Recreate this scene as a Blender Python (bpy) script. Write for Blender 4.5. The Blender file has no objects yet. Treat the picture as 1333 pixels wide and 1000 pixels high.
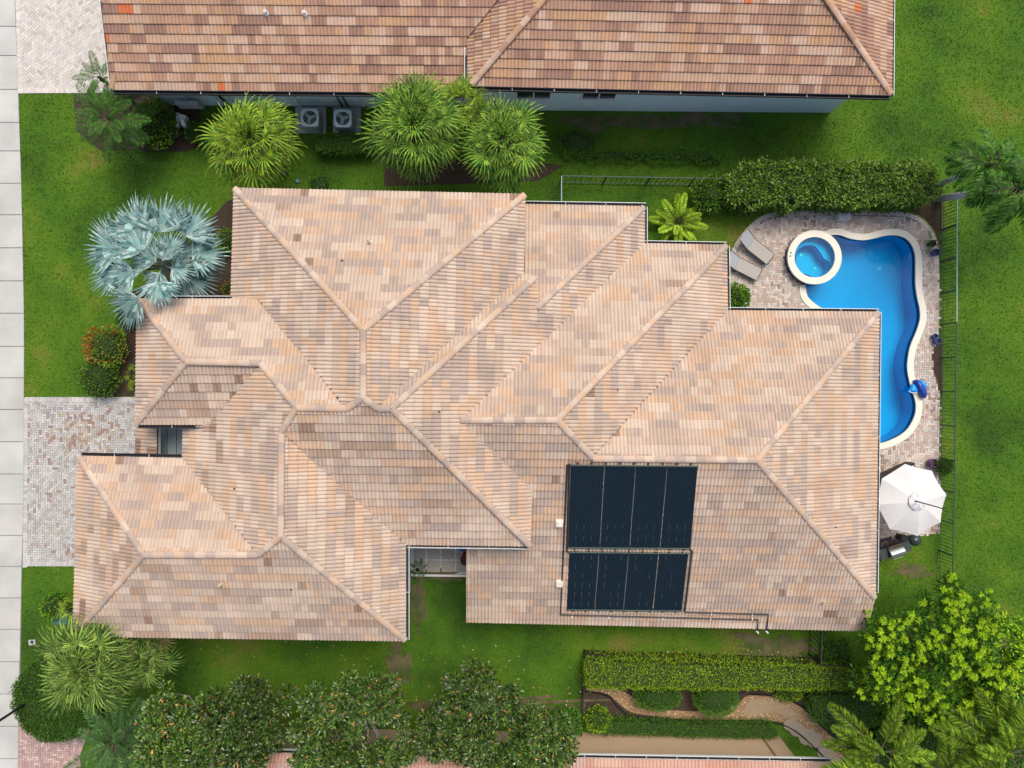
import bpy, bmesh, math, random
import numpy as np
from mathutils import Vector, Matrix, noise
from mathutils.geometry import tessellate_polygon
random.seed(7); RNG = np.random.default_rng(11)
scn = bpy.context.scene
COL = scn.collection
R = math.radians
# ------------------------------------------------------------------ camera
D = 32.0; F = 925.0; CX = 666.5; CY = 500.0      # drone height, focal length in photo pixels, picture centre
cam = bpy.data.cameras.new('camera'); cam.sensor_width = 36; cam.lens = 36 * F / 1333.0; cam.clip_end = 500
co = bpy.data.objects.new('camera', cam); COL.objects.link(co); co.location = (0, 0, D); scn.camera = co
# ------------------------------------------------------------------ light
SUN_EL, SUN_AZ = 62.0, 20.0                       # azimuth clockwise from +Y (north, picture top)
world = bpy.data.worlds.new("World"); scn.world = world; world.use_nodes = True
nt = world.node_tree; nt.nodes.clear()
sky = nt.nodes.new('ShaderNodeTexSky'); sky.sky_type = 'NISHITA'; sky.sun_disc = False
sky.sun_elevation = R(SUN_EL); sky.sun_rotation = R(SUN_AZ); sky.dust_density = 7.0; sky.air_density = 1.0; sky.ozone_density = 1.0
bg = nt.nodes.new('ShaderNodeBackground'); bg.inputs[1].default_value = 0.15
wo = nt.nodes.new('ShaderNodeOutputWorld'); nt.links.new(sky.outputs[0], bg.inputs[0]); nt.links.new(bg.outputs[0], wo.inputs[0])
sl = bpy.data.lights.new('sun', 'SUN'); sl.energy = 1.5; sl.angle = R(26); sl.color = (1, 0.93, 0.82)
so = bpy.data.objects.new('sun', sl); COL.objects.link(so)
sd = Vector((math.sin(R(SUN_AZ)) * math.cos(R(SUN_EL)), math.cos(R(SUN_AZ)) * math.cos(R(SUN_EL)), math.sin(R(SUN_EL))))
so.rotation_euler = sd.to_track_quat('Z', 'Y').to_euler(); so.location = sd * 50
scn.view_settings.view_transform = 'Standard'; scn.view_settings.look = 'None'
scn.view_settings.exposure = 0.22; scn.view_settings.gamma = 1.0; scn.view_settings.use_curve_mapping = False
scn.cycles.max_bounces = 6; scn.cycles.transparent_max_bounces = 8

# ------------------------------------------------------------------ helpers
def W(u, v, z=0.0):
    return Vector(((u - CX) * (D - z) / F, -(v - CY) * (D - z) / F, z))

def mat(name, col, rough=0.8, amp=0.25, scale=4.0, isl=0.0, bump=0.0, bscale=60.0, col2=None, trans=0.0, spec=0.3, metal=0.0, fine=0.0, obj=0.0):
    m = bpy.data.materials.new(name); m.use_nodes = True; t = m.node_tree; N = t.nodes; L = t.links
    b = N['Principled BSDF']; b.inputs['Roughness'].default_value = rough; b.inputs['Metallic'].default_value = metal
    b.inputs['Specular IOR Level'].default_value = spec
    g = N.new('ShaderNodeNewGeometry')
    n1 = N.new('ShaderNodeTexNoise'); n1.inputs['Scale'].default_value = scale; n1.inputs['Detail'].default_value = 5
    L.new(g.outputs['Position'], n1.inputs['Vector'])
    def mth(op, a, bb, c=None):
        q = N.new('ShaderNodeMath'); q.operation = op
        for i, x in enumerate((a, bb, c)):
            if x is None: continue
            if isinstance(x, (int, float)): q.inputs[i].default_value = x
            else: L.new(x, q.inputs[i])
        return q.outputs[0]
    val = mth('MULTIPLY_ADD', n1.outputs[0], 2 * amp, 1 - amp)
    if isl: val = mth('MULTIPLY', val, mth('MULTIPLY_ADD', g.outputs['Random Per Island'], 2 * isl, 1 - isl))
    if obj:
        oi = N.new('ShaderNodeObjectInfo'); val = mth('MULTIPLY', val, mth('MULTIPLY_ADD', oi.outputs['Random'], 2 * obj, 1 - obj))
    if fine:
        n2 = N.new('ShaderNodeTexNoise'); n2.inputs['Scale'].default_value = 38; n2.inputs['Detail'].default_value = 3
        L.new(g.outputs['Position'], n2.inputs['Vector']); val = mth('MULTIPLY', val, mth('MULTIPLY_ADD', n2.outputs[0], 2 * fine, 1 - fine))
    base = None
    if col2 is not None:
        mx = N.new('ShaderNodeMix'); mx.data_type = 'RGBA'
        mx.inputs[6].default_value = (*col, 1); mx.inputs[7].default_value = (*col2, 1)
        if isl:
            L.new(mth('FRACT', mth('MULTIPLY', g.outputs['Random Per Island'], 7.31), None), mx.inputs[0])
        else:
            n3 = N.new('ShaderNodeTexNoise'); n3.inputs['Scale'].default_value = scale * 0.6; n3.inputs['Detail'].default_value = 6
            L.new(g.outputs['Position'], n3.inputs['Vector'])
            mr = N.new('ShaderNodeMapRange'); mr.inputs[1].default_value = .38; mr.inputs[2].default_value = .62
            L.new(n3.outputs[0], mr.inputs[0]); L.new(mr.outputs[0], mx.inputs[0])
        base = mx.outputs[2]
    hs = N.new('ShaderNodeHueSaturation'); L.new(val, hs.inputs['Value'])
    if base is None: hs.inputs['Color'].default_value = (*col, 1)
    else: L.new(base, hs.inputs['Color'])
    L.new(hs.outputs[0], b.inputs['Base Color'])
    if bump:
        nb = N.new('ShaderNodeTexNoise'); nb.inputs['Scale'].default_value = bscale; nb.inputs['Detail'].default_value = 4
        L.new(g.outputs['Position'], nb.inputs['Vector'])
        bp = N.new('ShaderNodeBump'); bp.inputs['Strength'].default_value = bump; bp.inputs['Distance'].default_value = 0.02
        L.new(nb.outputs[0], bp.inputs['Height']); L.new(bp.outputs[0], b.inputs['Normal'])
    if trans:
        tr = N.new('ShaderNodeBsdfTranslucent'); L.new(hs.outputs[0], tr.inputs[0])
        ms = N.new('ShaderNodeMixShader'); ms.inputs[0].default_value = trans
        L.new(b.outputs[0], ms.inputs[1]); L.new(tr.outputs[0], ms.inputs[2])
        L.new(ms.outputs[0], N['Material Output'].inputs['Surface'])
    return m

def finish(o, parent, label, cat, group, kind):
    if parent is not None: o.parent = parent
    if label: o['label'] = label
    if cat: o['category'] = cat
    if group: o['group'] = group
    if kind: o['kind'] = kind
    return o

def empty(name, loc, label, cat, group=None, kind=None):
    o = bpy.data.objects.new(name, None); COL.objects.link(o); o.location = loc; o.empty_display_size = .3
    return finish(o, None, label, cat, group, kind)

def np_obj(name, V, faces, mats, parent=None, mi=None, label=None, cat=None, group=None, kind=None, origin=None, smooth=False):
    """faces: (n,3) or (n,4) array, or a list of index lists. World coordinates in, object at the parent's or its own base."""
    V = np.asarray(V, float).reshape(-1, 3)
    base = np.array(parent_loc(parent)) if parent is not None else np.array(origin if origin is not None else (V[:, 0].mean(), V[:, 1].mean(), V[:, 2].min()) if len(V) else (0, 0, 0))
    me = bpy.data.meshes.new(name)
    V2 = V - base
    if isinstance(faces, np.ndarray):
        n, k = faces.shape
        me.vertices.add(len(V2)); me.vertices.foreach_set('co', V2.astype(np.float32).ravel())
        me.loops.add(n * k); me.loops.foreach_set('vertex_index', faces.astype(np.int32).ravel())
        me.polygons.add(n); me.polygons.foreach_set('loop_start', np.arange(0, n * k, k, dtype=np.int32))
        try: me.polygons.foreach_set('loop_total', np.full(n, k, dtype=np.int32))
        except Exception: pass
        me.update(calc_edges=True)
    else:
        me.from_pydata([tuple(v) for v in V2], [], faces); me.update()
    for m in (mats if isinstance(mats, (list, tuple)) else [mats]): me.materials.append(m)
    if mi is not None: me.polygons.foreach_set('material_index', np.asarray(mi, dtype=np.int32))
    me.polygons.foreach_set('use_smooth', np.full(len(me.polygons), bool(smooth)))
    me.validate(); me.update()
    o = bpy.data.objects.new(name, me); COL.objects.link(o)
    if parent is None: o.location = base
    return finish(o, parent, label, cat, group, kind)

def parent_loc(p):
    v = Vector((0, 0, 0))
    while p is not None:
        v = v + p.location; p = p.parent
    return v

class MB:
    def __init__(s): s.v = []; s.f = []; s.m = []
    def add(s, vs, fs, mi=0):
        k = len(s.v); s.v += [tuple(x) for x in vs]; s.f += [[i + k for i in f] for f in fs]; s.m += [mi] * len(fs)
    def box(s, c, size, rz=0.0, M=None, mi=0):
        hx, hy, hz = [q / 2 for q in size]
        vs = [Vector((x * hx, y * hy, z * hz)) for z in (-1, 1) for y in (-1, 1) for x in (-1, 1)]
        rot = M if M is not None else Matrix.Rotation(rz, 3, 'Z')
        vs = [rot @ q + Vector(c) for q in vs]
        s.add(vs, [[0, 2, 3, 1], [4, 5, 7, 6], [0, 1, 5, 4], [2, 6, 7, 3], [0, 4, 6, 2], [1, 3, 7, 5]], mi)
    def tube(s, pts, rad, n=8, mi=0, cap=True):
        pts = [Vector(p) for p in pts]; rads = rad if isinstance(rad, (list, tuple)) else [rad] * len(pts)
        vs = []; fs = []
        for i, p in enumerate(pts):
            d = (pts[min(i + 1, len(pts) - 1)] - pts[max(i - 1, 0)]).normalized()
            a = d.orthogonal().normalized() if abs(d.z) < .99 else Vector((1, 0, 0)); a = (Vector((0, 0, 1)).cross(d)).normalized() if abs(d.z) < .99 else a
            b = d.cross(a)
            for j in range(n):
                t = 2 * math.pi * j / n; vs.append(p + (a * math.cos(t) + b * math.sin(t)) * rads[i])
        for i in range(len(pts) - 1):
            for j in range(n):
                j2 = (j + 1) % n; fs.append([i * n + j, i * n + j2, (i + 1) * n + j2, (i + 1) * n + j])
        if cap: fs.append(list(range(n))[::-1]); fs.append([(len(pts) - 1) * n + j for j in range(n)])
        s.add(vs, fs, mi)
    def lathe(s, c, prof, n=16, mi=0):
        vs = []; fs = []
        for r, z in prof:
            for j in range(n):
                t = 2 * math.pi * j / n; vs.append((c[0] + r * math.cos(t), c[1] + r * math.sin(t), c[2] + z))
        for i in range(len(prof) - 1):
            for j in range(n):
                j2 = (j + 1) % n; fs.append([i * n + j, i * n + j2, (i + 1) * n + j2, (i + 1) * n + j])
        s.add(vs, fs, mi)
    def prism(s, poly, z0, z1, mi=0, bottom=True):
        """poly: list of xy (ccw or cw), any shape"""
        n = len(poly); P = [Vector((p[0], p[1], 0)) for p in poly]
        tri = tessellate_polygon([P])
        area = sum(P[i].x * P[(i + 1) % n].y - P[(i + 1) % n].x * P[i].y for i in range(n))
        vs = [(p.x, p.y, z0) for p in P] + [(p.x, p.y, z1) for p in P]; fs = []
        for t in tri:
            a, b, c = t; ar = (P[b] - P[a]).cross(P[c] - P[a]).z
            if ar < 0: b, c = c, b
            fs.append([a + n, b + n, c + n])
            if bottom: fs.append([c, b, a])
        for i in range(n):
            j = (i + 1) % n
            fs.append([i, j, j + n, i + n] if area > 0 else [j, i, i + n, j + n])
        s.add(vs, fs, mi)
    def build(s, name, mats, parent=None, smooth=False, **k):
        return np_obj(name, s.v, s.f, mats, parent, mi=s.m, smooth=smooth, **k)

def pts_in_poly(P, poly):
    x, y = P[:, 0], P[:, 1]; ins = np.zeros(len(P), bool); n = len(poly)
    for i in range(n):
        x1, y1 = poly[i]; x2, y2 = poly[(i + 1) % n]
        if y1 == y2: continue
        c = ((y1 > y) != (y2 > y)) & (x < (x2 - x1) * (y - y1) / (y2 - y1) + x1)
        ins ^= c
    return ins

def smooth_loop(pts, sub=5, closed=True):
    n = len(pts); out = []
    rng = range(n) if closed else range(n - 1)
    for i in rng:
        g = lambda k: pts[k % n] if closed else pts[max(0, min(n - 1, k))]
        p0, p1, p2, p3 = g(i - 1), g(i), g(i + 1), g(i + 2)
        for k in range(sub):
            t = k / sub
            out.append(tuple(0.5 * ((2 * p1[a]) + (-p0[a] + p2[a]) * t + (2 * p0[a] - 5 * p1[a] + 4 * p2[a] - p3[a]) * t * t + (-p0[a] + 3 * p1[a] - 3 * p2[a] + p3[a]) * t ** 3) for a in (0, 1)))
    if not closed: out.append(tuple(pts[-1][:2]))
    return out

def offset_loop(P, d):
    n = len(P); area = sum(P[i][0] * P[(i + 1) % n][1] - P[(i + 1) % n][0] * P[i][1] for i in range(n)); sg = 1 if area > 0 else -1
    out = []
    for i in range(n):
        a = Vector(P[i - 1][:2]); b = Vector(P[(i + 1) % n][:2]); t = (b - a).normalized()
        out.append((P[i][0] + sg * t.y * d, P[i][1] - sg * t.x * d))
    return out

def px(pts, z=0.0): return [tuple(W(u, v, z))[:2] for u, v in pts]

def sheet(name, loops, z, m, **k):
    """flat sheet with holes: loops[0] outline, the rest holes"""
    L3 = [[Vector((p[0], p[1], 0)) for p in lp] for lp in loops]
    flat = [p for lp in L3 for p in lp]; tri = tessellate_polygon(L3); fs = []
    for a, b, c in tri:
        if (flat[b] - flat[a]).cross(flat[c] - flat[a]).z < 0: b, c = c, b
        fs.append([a, b, c])
    return np_obj(name, [(p.x, p.y, z) for p in flat], fs, m, **k)

# ------------------------------------------------------------------ materials
TC = [(.475, .385, .31), (.465, .335, .24), (.365, .295, .25), (.42, .33, .265), (.44, .335, .265), (.25, .17, .13), (.495, .405, .33), (.34, .25, .19)]
TILE = [mat('roof_tile_%s' % n, c, .85, .24, .7, isl=.05, bump=.25, bscale=90, fine=.16, obj=.05) for n, c in zip('cream peach greige sand blush brown ivory umber'.split(), TC)]
TILE_W = [.25, .22, .20, .15, .12, .006, .05, .004]
TILE_WS = {'S2': [.22, .15, .20, .15, .12, .02, .04, .10], 'S3': [.22, .14, .20, .15, .12, .02, .04, .11], 'S2B': [.16, .14, .14, .14, .08, .12, .02, .2], 'W1': [.24, .17, .2, .15, .12, .015, .06, .04], 'W3': [.2, .14, .2, .15, .12, .03, .05, .11], 'S4': [.23, .18, .20, .15, .14, .008, .04, .04]}
NC = [(.44, .30, .215), (.35, .215, .155), (.28, .17, .13), (.38, .235, .165), (.43, .27, .165), (.50, .15, .06), (.47, .34, .26)]
NTILE = [mat('clay_tile_%s' % n, c, .85, .16, 1.0, isl=.06, bump=.25, bscale=90, fine=.15, obj=.05) for n, c in zip('buff terracotta umber rust amber orange pale'.split(), NC)]
NT_W = [.29, .22, .15, .14, .09, .006, .10]
PC = [(.47, .29, .23), (.44, .25, .19), (.42, .30, .26), (.48, .32, .245)]
PTILE = [mat('pink_tile_%s' % n, c, .85, .15, 1.0, isl=.05, fine=.12) for n, c in zip('rose brick mauve salmon'.split(), PC)]
M_under = mat('roof_underlay', (.05, .04, .035), .9)
M_fascia = mat('white_fascia', (.72, .72, .71), .6, .08)
M_gut = mat('gutter_white', (.62, .66, .66), .4, .1)
M_gutd = mat('gutter_dark', (.03, .03, .035), .6)
M_flash = mat('valley_metal', (.03, .025, .022), .7)
M_wall = mat('stucco_pale_blue', (.55, .66, .70), .85, .06, 2, bump=.2, bscale=40)
M_walln = mat('stucco_blue_grey', (.66, .80, .83), .85, .08, 2, bump=.2, bscale=40)
M_tan = mat('stucco_tan', (.50, .37, .24), .85, .06, 2, bump=.2)
M_glass = mat('window_glass', (.02, .025, .03), .08, 0, spec=.6)
M_white = mat('white_paint', (.75, .76, .76), .5, .04)
M_conc = mat('concrete', (.50, .50, .48), .85, .10, .9, fine=.06, bump=.15, bscale=50)
M_conc2 = mat('concrete_grey', (.36, .37, .36), .85, .12, 1.2, fine=.1)
M_joint = mat('joint_sand', (.17, .155, .14), .95); M_joint2 = mat('joint_pale', (.40, .385, .36), .95)
M_soil = mat('mulch_soil', (.05, .035, .025), .95, .6, 8, fine=.5, bump=1.0, bscale=30)
M_dirt = mat('bare_dirt', (.13, .105, .06), .95, .35, 3, fine=.4, bump=.8, col2=(.055, .085, .018))
M_black = mat('black_metal', (.015, .015, .018), .45, .05)
M_darkgreen = mat('fence_green', (.03, .055, .05), .5, .1)
M_teal = mat('fence_teal', (.20, .33, .33), .45, .1)
M_solar = mat('solar_mat_rubber', (.006, .014, .024), .42, .2, 3, fine=.35)
M_solar2 = mat('solar_tube', (.008, .022, .034), .42, .3, 5)
M_gap = mat('pale_gap', (.26, .28, .28), .7, .2)
M_copper = mat('coping_cream', (.66, .64, .56), .8, .06, 2, fine=.05)
M_trunk = mat('trunk_grey', (.26, .24, .20), .9, .3, 6, bump=.6, bscale=20)
M_ptrunk = mat('palm_trunk_pale', (.55, .56, .52), .85, .2, 7, bump=.4, bscale=25)
M_twig = mat('twig_brown', (.10, .08, .055), .9, .2)
M_blue = mat('glazed_blue', (.01, .05, .30), .25, .1, spec=.5)
M_ltblue = mat('light_blue_plastic', (.02, .30, .80), .35, .1)
M_red = mat('dark_red_cloth', (.12, .012, .015), .8)
M_canvas = mat('white_canvas', (.58, .58, .575), .85, .03, 1.5)
M_sling = mat('grey_sling', (.34, .32, .30), .8, .08, 10, fine=.1)
M_slingb = mat('light_grey_sling', (.36, .38, .41), .8, .08, 10, fine=.1)
M_beige = mat('beige_cushion', (.46, .38, .25), .9, .1)
M_steel = mat('brushed_steel', (.45, .50, .52), .3, .1, metal=.8)
def leafm(n, c, c2, tr=.25, isl=.35, rough=.55, amp=.18, scale=1.2, ob=.3): return mat(n, c, rough, amp, scale, isl=isl, obj=ob, col2=c2, trans=tr, spec=.5 if rough < .4 else .18)
M_fan = leafm('fan_palm_green', (.07, .18, .018), (.29, .40, .03), .15, .65)
M_fan2 = leafm('fan_palm_deep', (.04, .14, .018), (.25, .39, .045), .15, .65)
M_fan3 = leafm('fan_palm_pale', (.06, .15, .025), (.26, .37, .07), .15, .6)
M_bism = leafm('blue_silver_leaf', (.065, .165, .165), (.29, .41, .385), .06, .5)
M_date = leafm('date_palm_green', (.02, .085, .010), (.08, .21, .025), .1, .5)
M_date2 = leafm('date_palm_grey_green', (.03, .11, .025), (.11, .23, .06), .1, .5)
M_fox = leafm('foxtail_green', (.05, .16, .012), (.28, .40, .03), .2, .5)
M_coco = leafm('palm_dark_green', (.008, .045, .006), (.08, .22, .02), .08, .6, rough=.5)
M_magn = leafm('magnolia_leaf', (.017, .058, .009), (.125, .22, .035), .1, .6, rough=.28)
M_magb = leafm('magnolia_underside', (.42, .18, .05), (.55, .30, .12), .1, .2, rough=.6)
M_magg = leafm('magnolia_grey_leaf', (.10, .14, .08), (.20, .24, .16), .1, .3, rough=.5)
M_sch = leafm('lime_rosette', (.26, .50, .015), (.46, .62, .03), .35, .25)
M_schd = leafm('umbrella_tree_green', (.025, .10, .010), (.10, .25, .018), .2, .4)
M_hed = leafm('hedge_green', (.04, .12, .012), (.09, .22, .02), .2, .45)
M_hedy = leafm('hedge_yellow_green', (.12, .25, .012), (.32, .43, .025), .25, .45)
M_hedl = leafm('hedge_glossy', (.05, .14, .012), (.22, .36, .03), .2, .45, rough=.35)
M_red_leaf = leafm('red_shoot', (.25, .04, .015), (.35, .08, .02), .2, .3)
M_lime = leafm('lime_frond', (.20, .38, .02), (.34, .50, .03), .35, .25)
M_yel = leafm('yellow_flower', (.6, .32, .02), (.7, .45, .03), .2, .2)
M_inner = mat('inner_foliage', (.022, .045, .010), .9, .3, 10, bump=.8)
M_dryleaf = leafm('dry_leaf', (.35, .13, .04), (.45, .35, .22), 0, .3)
# lawn
def lawn_mat(name, k=1.0, isl=.3):
    m = mat(name, (.05, .11, .01), .9, .1, 1, isl=isl, trans=.15 if isl else 0)
    t = m.node_tree; N = t.nodes; L = t.links
    hs = [n for n in N if n.type == 'HUE_SAT'][0]
    for l in list(hs.inputs['Color'].links): L.remove(l)
    g = [n for n in N if n.type == 'NEW_GEOMETRY'][0]
    n1 = N.new('ShaderNodeTexNoise'); n1.inputs['Scale'].default_value = .22; n1.inputs['Detail'].default_value = 7; n1.inputs['Roughness'].default_value = .62
    L.new(g.outputs['Position'], n1.inputs['Vector'])
    r = N.new('ShaderNodeValToRGB'); e = r.color_ramp.elements
    e[0].position = .34; e[0].color = (.034 * k, .095 * k, .005 * k, 1); e[1].position = .69; e[1].color = (.185 * k, .185 * k, .035 * k, 1)
    q = e.new(.46); q.color = (.060 * k, .155 * k, .006 * k, 1); q = e.new(.60); q.color = (.095 * k, .195 * k, .008 * k, 1)
    n4 = N.new('ShaderNodeTexNoise'); n4.inputs['Scale'].default_value = 13.0; n4.inputs['Detail'].default_value = 8; n4.inputs['Roughness'].default_value = .75
    L.new(g.outputs['Position'], n4.inputs['Vector'])
    mm = N.new('ShaderNodeMath'); mm.operation = 'MULTIPLY_ADD'; mm.inputs[1].default_value = .42; L.new(n4.outputs[0], mm.inputs[0])
    m5 = N.new('ShaderNodeMath'); m5.operation = 'MULTIPLY_ADD'; m5.inputs[1].default_value = 1.12; m5.inputs[2].default_value = -.06 - .21; L.new(n1.outputs[0], m5.inputs[0]); L.new(m5.outputs[0], mm.inputs[2])
    L.new(mm.outputs[0], r.inputs[0]); L.new(r.outputs[0], hs.inputs['Color'])
    return m
M_lawn = lawn_mat('lawn_ground', .75, 0); M_blade = lawn_mat('lawn_blade', 1.2, .6)
PAV = [mat('paver_%s' % n, c, .9, .12, 3, isl=.12, fine=.12) for n, c in zip('cream rose tan grey brown'.split(), [(.52, .475, .43), (.43, .33, .285), (.45, .385, .33), (.42, .40, .375), (.28, .22, .19)])]
PAVG = [mat('drive_paver_%s' % n, c, .9, .12, 3, isl=.12, fine=.12) for n, c in zip('silver mid dark rust sand'.split(), [(.43, .43, .425), (.38, .375, .37), (.31, .305, .30), (.29, .21, .185), (.37, .325, .26)])]
PAVW = [mat('stone_paver_%s' % n, c, .85, .12, 3, isl=.1, fine=.12) for n, c in zip('white cream grey tan'.split(), [(.54, .52, .50), (.51, .48, .45), (.46, .45, .44), (.42, .37, .32)])]
PAVP = [mat('pink_paver_%s' % n, c, .9, .12, 3, isl=.12, fine=.12) for n, c in zip('rose mauve pale'.split(), [(.40, .27, .25), (.34, .25, .25), (.46, .36, .33)])]

# ------------------------------------------------------------------ ground, pool, paving
POOLPX = [(1044, 372), (1050, 386), (1060, 396), (1074, 405), (1090, 414), (1101, 430), (1106, 460), (1107, 520), (1111, 556), (1124, 573), (1143, 577.5), (1162, 572), (1179, 561), (1189, 545), (1192, 531), (1190.5, 519), (1184.5, 500), (1181, 482), (1181.5, 467), (1185, 450), (1192, 433), (1197, 417), (1197, 403), (1193.5, 386), (1191.5, 370), (1191.5, 350), (1191, 332), (1186, 318), (1177, 309.5), (1164, 306), (1150, 307), (1136, 310.5), (1122, 312.5), (1106, 310.5), (1093, 306), (1082, 306), (1064, 316), (1050, 332), (1044, 352)]
i0 = POOLPX.index((1050, 386)); j0 = POOLPX.index((1082, 306))
ppath = smooth_loop(px([(1047.5, 371)] + POOLPX[i0:j0 + 1] + [(1075, 309)]), 4, False)
SC = W(1060.5, 335, .45)
def arc(r, a0, a1, n=22): return [(SC.x + r * math.cos(R(a0 + (a1 - a0) * i / n)), SC.y + r * math.sin(R(a0 + (a1 - a0) * i / n))) for i in range(n + 1)]
pool = ppath + arc(1.14, 54, -101)
pool_big = ppath + arc(1.14, 54, 259)
BIG = [(-90, -90), (90, -90), (90, 90), (-90, 90)]
sheet('lawn', [BIG, pool_big[::-1]], 0.0, M_lawn, origin=(0, 0, 0), kind='structure')
# pool basin
bm = MB(); n = len(pool)
for zz, zt in ((-1.2, .03),):
    bm.add([(p[0], p[1], zt) for p in pool] + [(p[0], p[1], zz) for p in pool], [[i, (i + 1) % n, (i + 1) % n + n, i + n] for i in range(n)], 0)
M_plaster = mat('pool_plaster_blue', (.018, .42, .68), .7, .10, 1.1)
M_tileblue = mat('waterline_tile', (.01, .03, .10), .3, .1)
basin = empty('swimming_pool', (*W(1150, 430)[:2], 0), 'free-form blue swimming pool with cream coping beside the tiled patio', 'swimming pool')
bm.build('pool_wall', M_plaster, basin)
o = sheet('pool_floor', [pool], -1.15, M_plaster, parent=basin)
bm = MB()
pi = [(p[0] + (q[0] - p[0]) * 1, q[1]) for p, q in zip(pool, offset_loop(pool, -.015))]
bm.add([(p[0], p[1], .03) for p in pi] + [(p[0], p[1], -.22) for p in pi], [[i, (i + 1) % n, (i + 1) % n + n, i + n] for i in range(n)], 0)
bm.build('waterline_tiles', M_tileblue, basin)
def water_mat(name, tint):
    m = bpy.data.materials.new(name); m.use_nodes = True; t = m.node_tree; t.nodes.clear(); N = t.nodes; L = t.links
    out = N.new('ShaderNodeOutputMaterial'); tr = N.new('ShaderNodeBsdfTransparent'); tr.inputs[0].default_value = (*tint, 1)
    gl = N.new('ShaderNodeBsdfGlossy'); gl.inputs['Roughness'].default_value = .04
    fr = N.new('ShaderNodeFresnel'); fr.inputs[0].default_value = 1.33
    ns = N.new('ShaderNodeTexNoise'); ns.inputs['Scale'].default_value = 3.5; ns.inputs['Detail'].default_value = 3
    g = N.new('ShaderNodeNewGeometry'); L.new(g.outputs['Position'], ns.inputs['Vector'])
    bp = N.new('ShaderNodeBump'); bp.inputs['Strength'].default_value = .25; bp.inputs['Distance'].default_value = .03
    L.new(ns.outputs[0], bp.inputs['Height']); L.new(bp.outputs[0], gl.inputs['Normal']); L.new(bp.outputs[0], fr.inputs['Normal'])
    mx = N.new('ShaderNodeMixShader'); L.new(fr.outputs[0], mx.inputs[0]); L.new(tr.outputs[0], mx.inputs[1]); L.new(gl.outputs[0], mx.inputs[2])
    L.new(mx.outputs[0], out.inputs['Surface']); return m
M_water = water_mat('pool_water', (.12, .84, .99)); M_waters = water_mat('spa_water', (.2, .88, .97))
sheet('water', [offset_loop(pool, -.005)], -.10, M_water, parent=basin)
# coping ring
bm = MB()
top = .065
def ring(bm, A, B, z0, z1, mi=0):
    n = len(A)
    bm.add([(p[0], p[1], z1) for p in A] + [(p[0], p[1], z1) for p in B], [[i, (i + 1) % n, (i + 1) % n + n, i + n] for i in range(n)], mi)
    bm.add([(p[0], p[1], z1) for p in A] + [(p[0], p[1], z0) for p in A], [[i, i + n, (i + 1) % n + n, (i + 1) % n] for i in range(n)], mi)
    bm.add([(p[0], p[1], z1) for p in B] + [(p[0], p[1], z0) for p in B], [[i, i + n, (i + 1) % n + n, (i + 1) % n] for i in range(n)], mi)
def strip(bm, line, d0, d1, z0, z1, full):
    n = len(line); T = []
    for p in line:
        i = full.index(p); a = Vector(full[max(0, i - 1)]); b = Vector(full[min(len(full) - 1, i + 1)]); t = (b - a).normalized(); T.append(Vector((t.y, -t.x)))
    A = [(p[0] + t.x * d0, p[1] + t.y * d0) for p, t in zip(line, T)]; B = [(p[0] + t.x * d1, p[1] + t.y * d1) for p, t in zip(line, T)]
    k = [(*p, z1) for p in A] + [(*p, z1) for p in B] + [(*p, z0) for p in A] + [(*p, z0) for p in B]
    for i in range(n - 1): bm.add([k[i], k[i + 1], k[n + i + 1], k[n + i], k[2 * n + i], k[2 * n + i + 1], k[3 * n + i + 1], k[3 * n + i]], [[0, 1, 2, 3], [0, 4, 5, 1], [3, 2, 6, 7]])
CS = 1 if sum(pool[i - 1][0] * pool[i][1] - pool[i][0] * pool[i - 1][1] for i in range(len(pool))) > 0 else -1
k0 = 0
while k0 < len(ppath) - 1:
    k1 = min(len(ppath) - 1, k0 + 4); cm = MB()
    strip(cm, ppath[k0:k1 + 1], CS * -.02, CS * .265, 0.0, top + random.uniform(-.0015, .0015), ppath); cm.build('coping', M_copper, basin); k0 = k1
bm = MB(); c = W(1141, 351, -1.4); bm.lathe((c.x, c.y, -1.145), [(0.001, .03), (.07, .03), (.10, .0)], 14); bm.build('floor_drain', M_white, basin)
# spa
sc = W(1060.5, 335, .45); spa = empty('spa_tub', (sc.x, sc.y, 0), 'round raised spa with broad white rim at the pool corner', 'spa')
def circ(c, r, n=56, a0=0): return [(c.x + r * math.cos(2 * math.pi * i / n + a0), c.y + r * math.sin(2 * math.pi * i / n + a0)) for i in range(n)]
bm = MB(); ring(bm, circ(sc, .90), circ(sc, 1.2), .33, .46); bm.build('spa_rim', M_copper, spa)
bm = MB(); n = 56; A = circ(sc, 1.15)
bm.add([(*p, .40) for p in A] + [(*p, -1.2) for p in A], [[i, i + n, (i + 1) % n + n, (i + 1) % n] for i in range(n)]); bm.build('spa_wall', M_tileblue, spa)
bm = MB(); A = circ(sc, .93)
M_spa = mat('spa_plaster', (.02, .46, .70), .7, .06, 1)
bm.add([(*p, .40) for p in A] + [(*p, -.45) for p in A], [[i, (i + 1) % n, (i + 1) % n + n, i + n] for i in range(n)])
bm.prism(A, -.47, -.45); bm.build('spa_basin', M_spa, spa)
inn = smooth_loop(px([(1037, 345), (1037.5, 332), (1043, 323), (1052, 319), (1062, 320), (1069, 328), (1074, 336), (1081, 341), (1080, 352), (1073, 360), (1063, 363), (1055, 358), (1047, 356), (1040, 352)], .2), 4)
sheet('spa_bench', [circ(sc, .925), inn[::-1]], .04, M_spa, parent=spa)
bm = MB(); k_ = len(inn); bm.add([(*p, .04) for p in inn] + [(*p, -.45) for p in inn], [[i, i + k_, (i + 1) % k_ + k_, (i + 1) % k_] for i in range(k_)]); bm.build('bench_riser', M_spa, spa)
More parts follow.
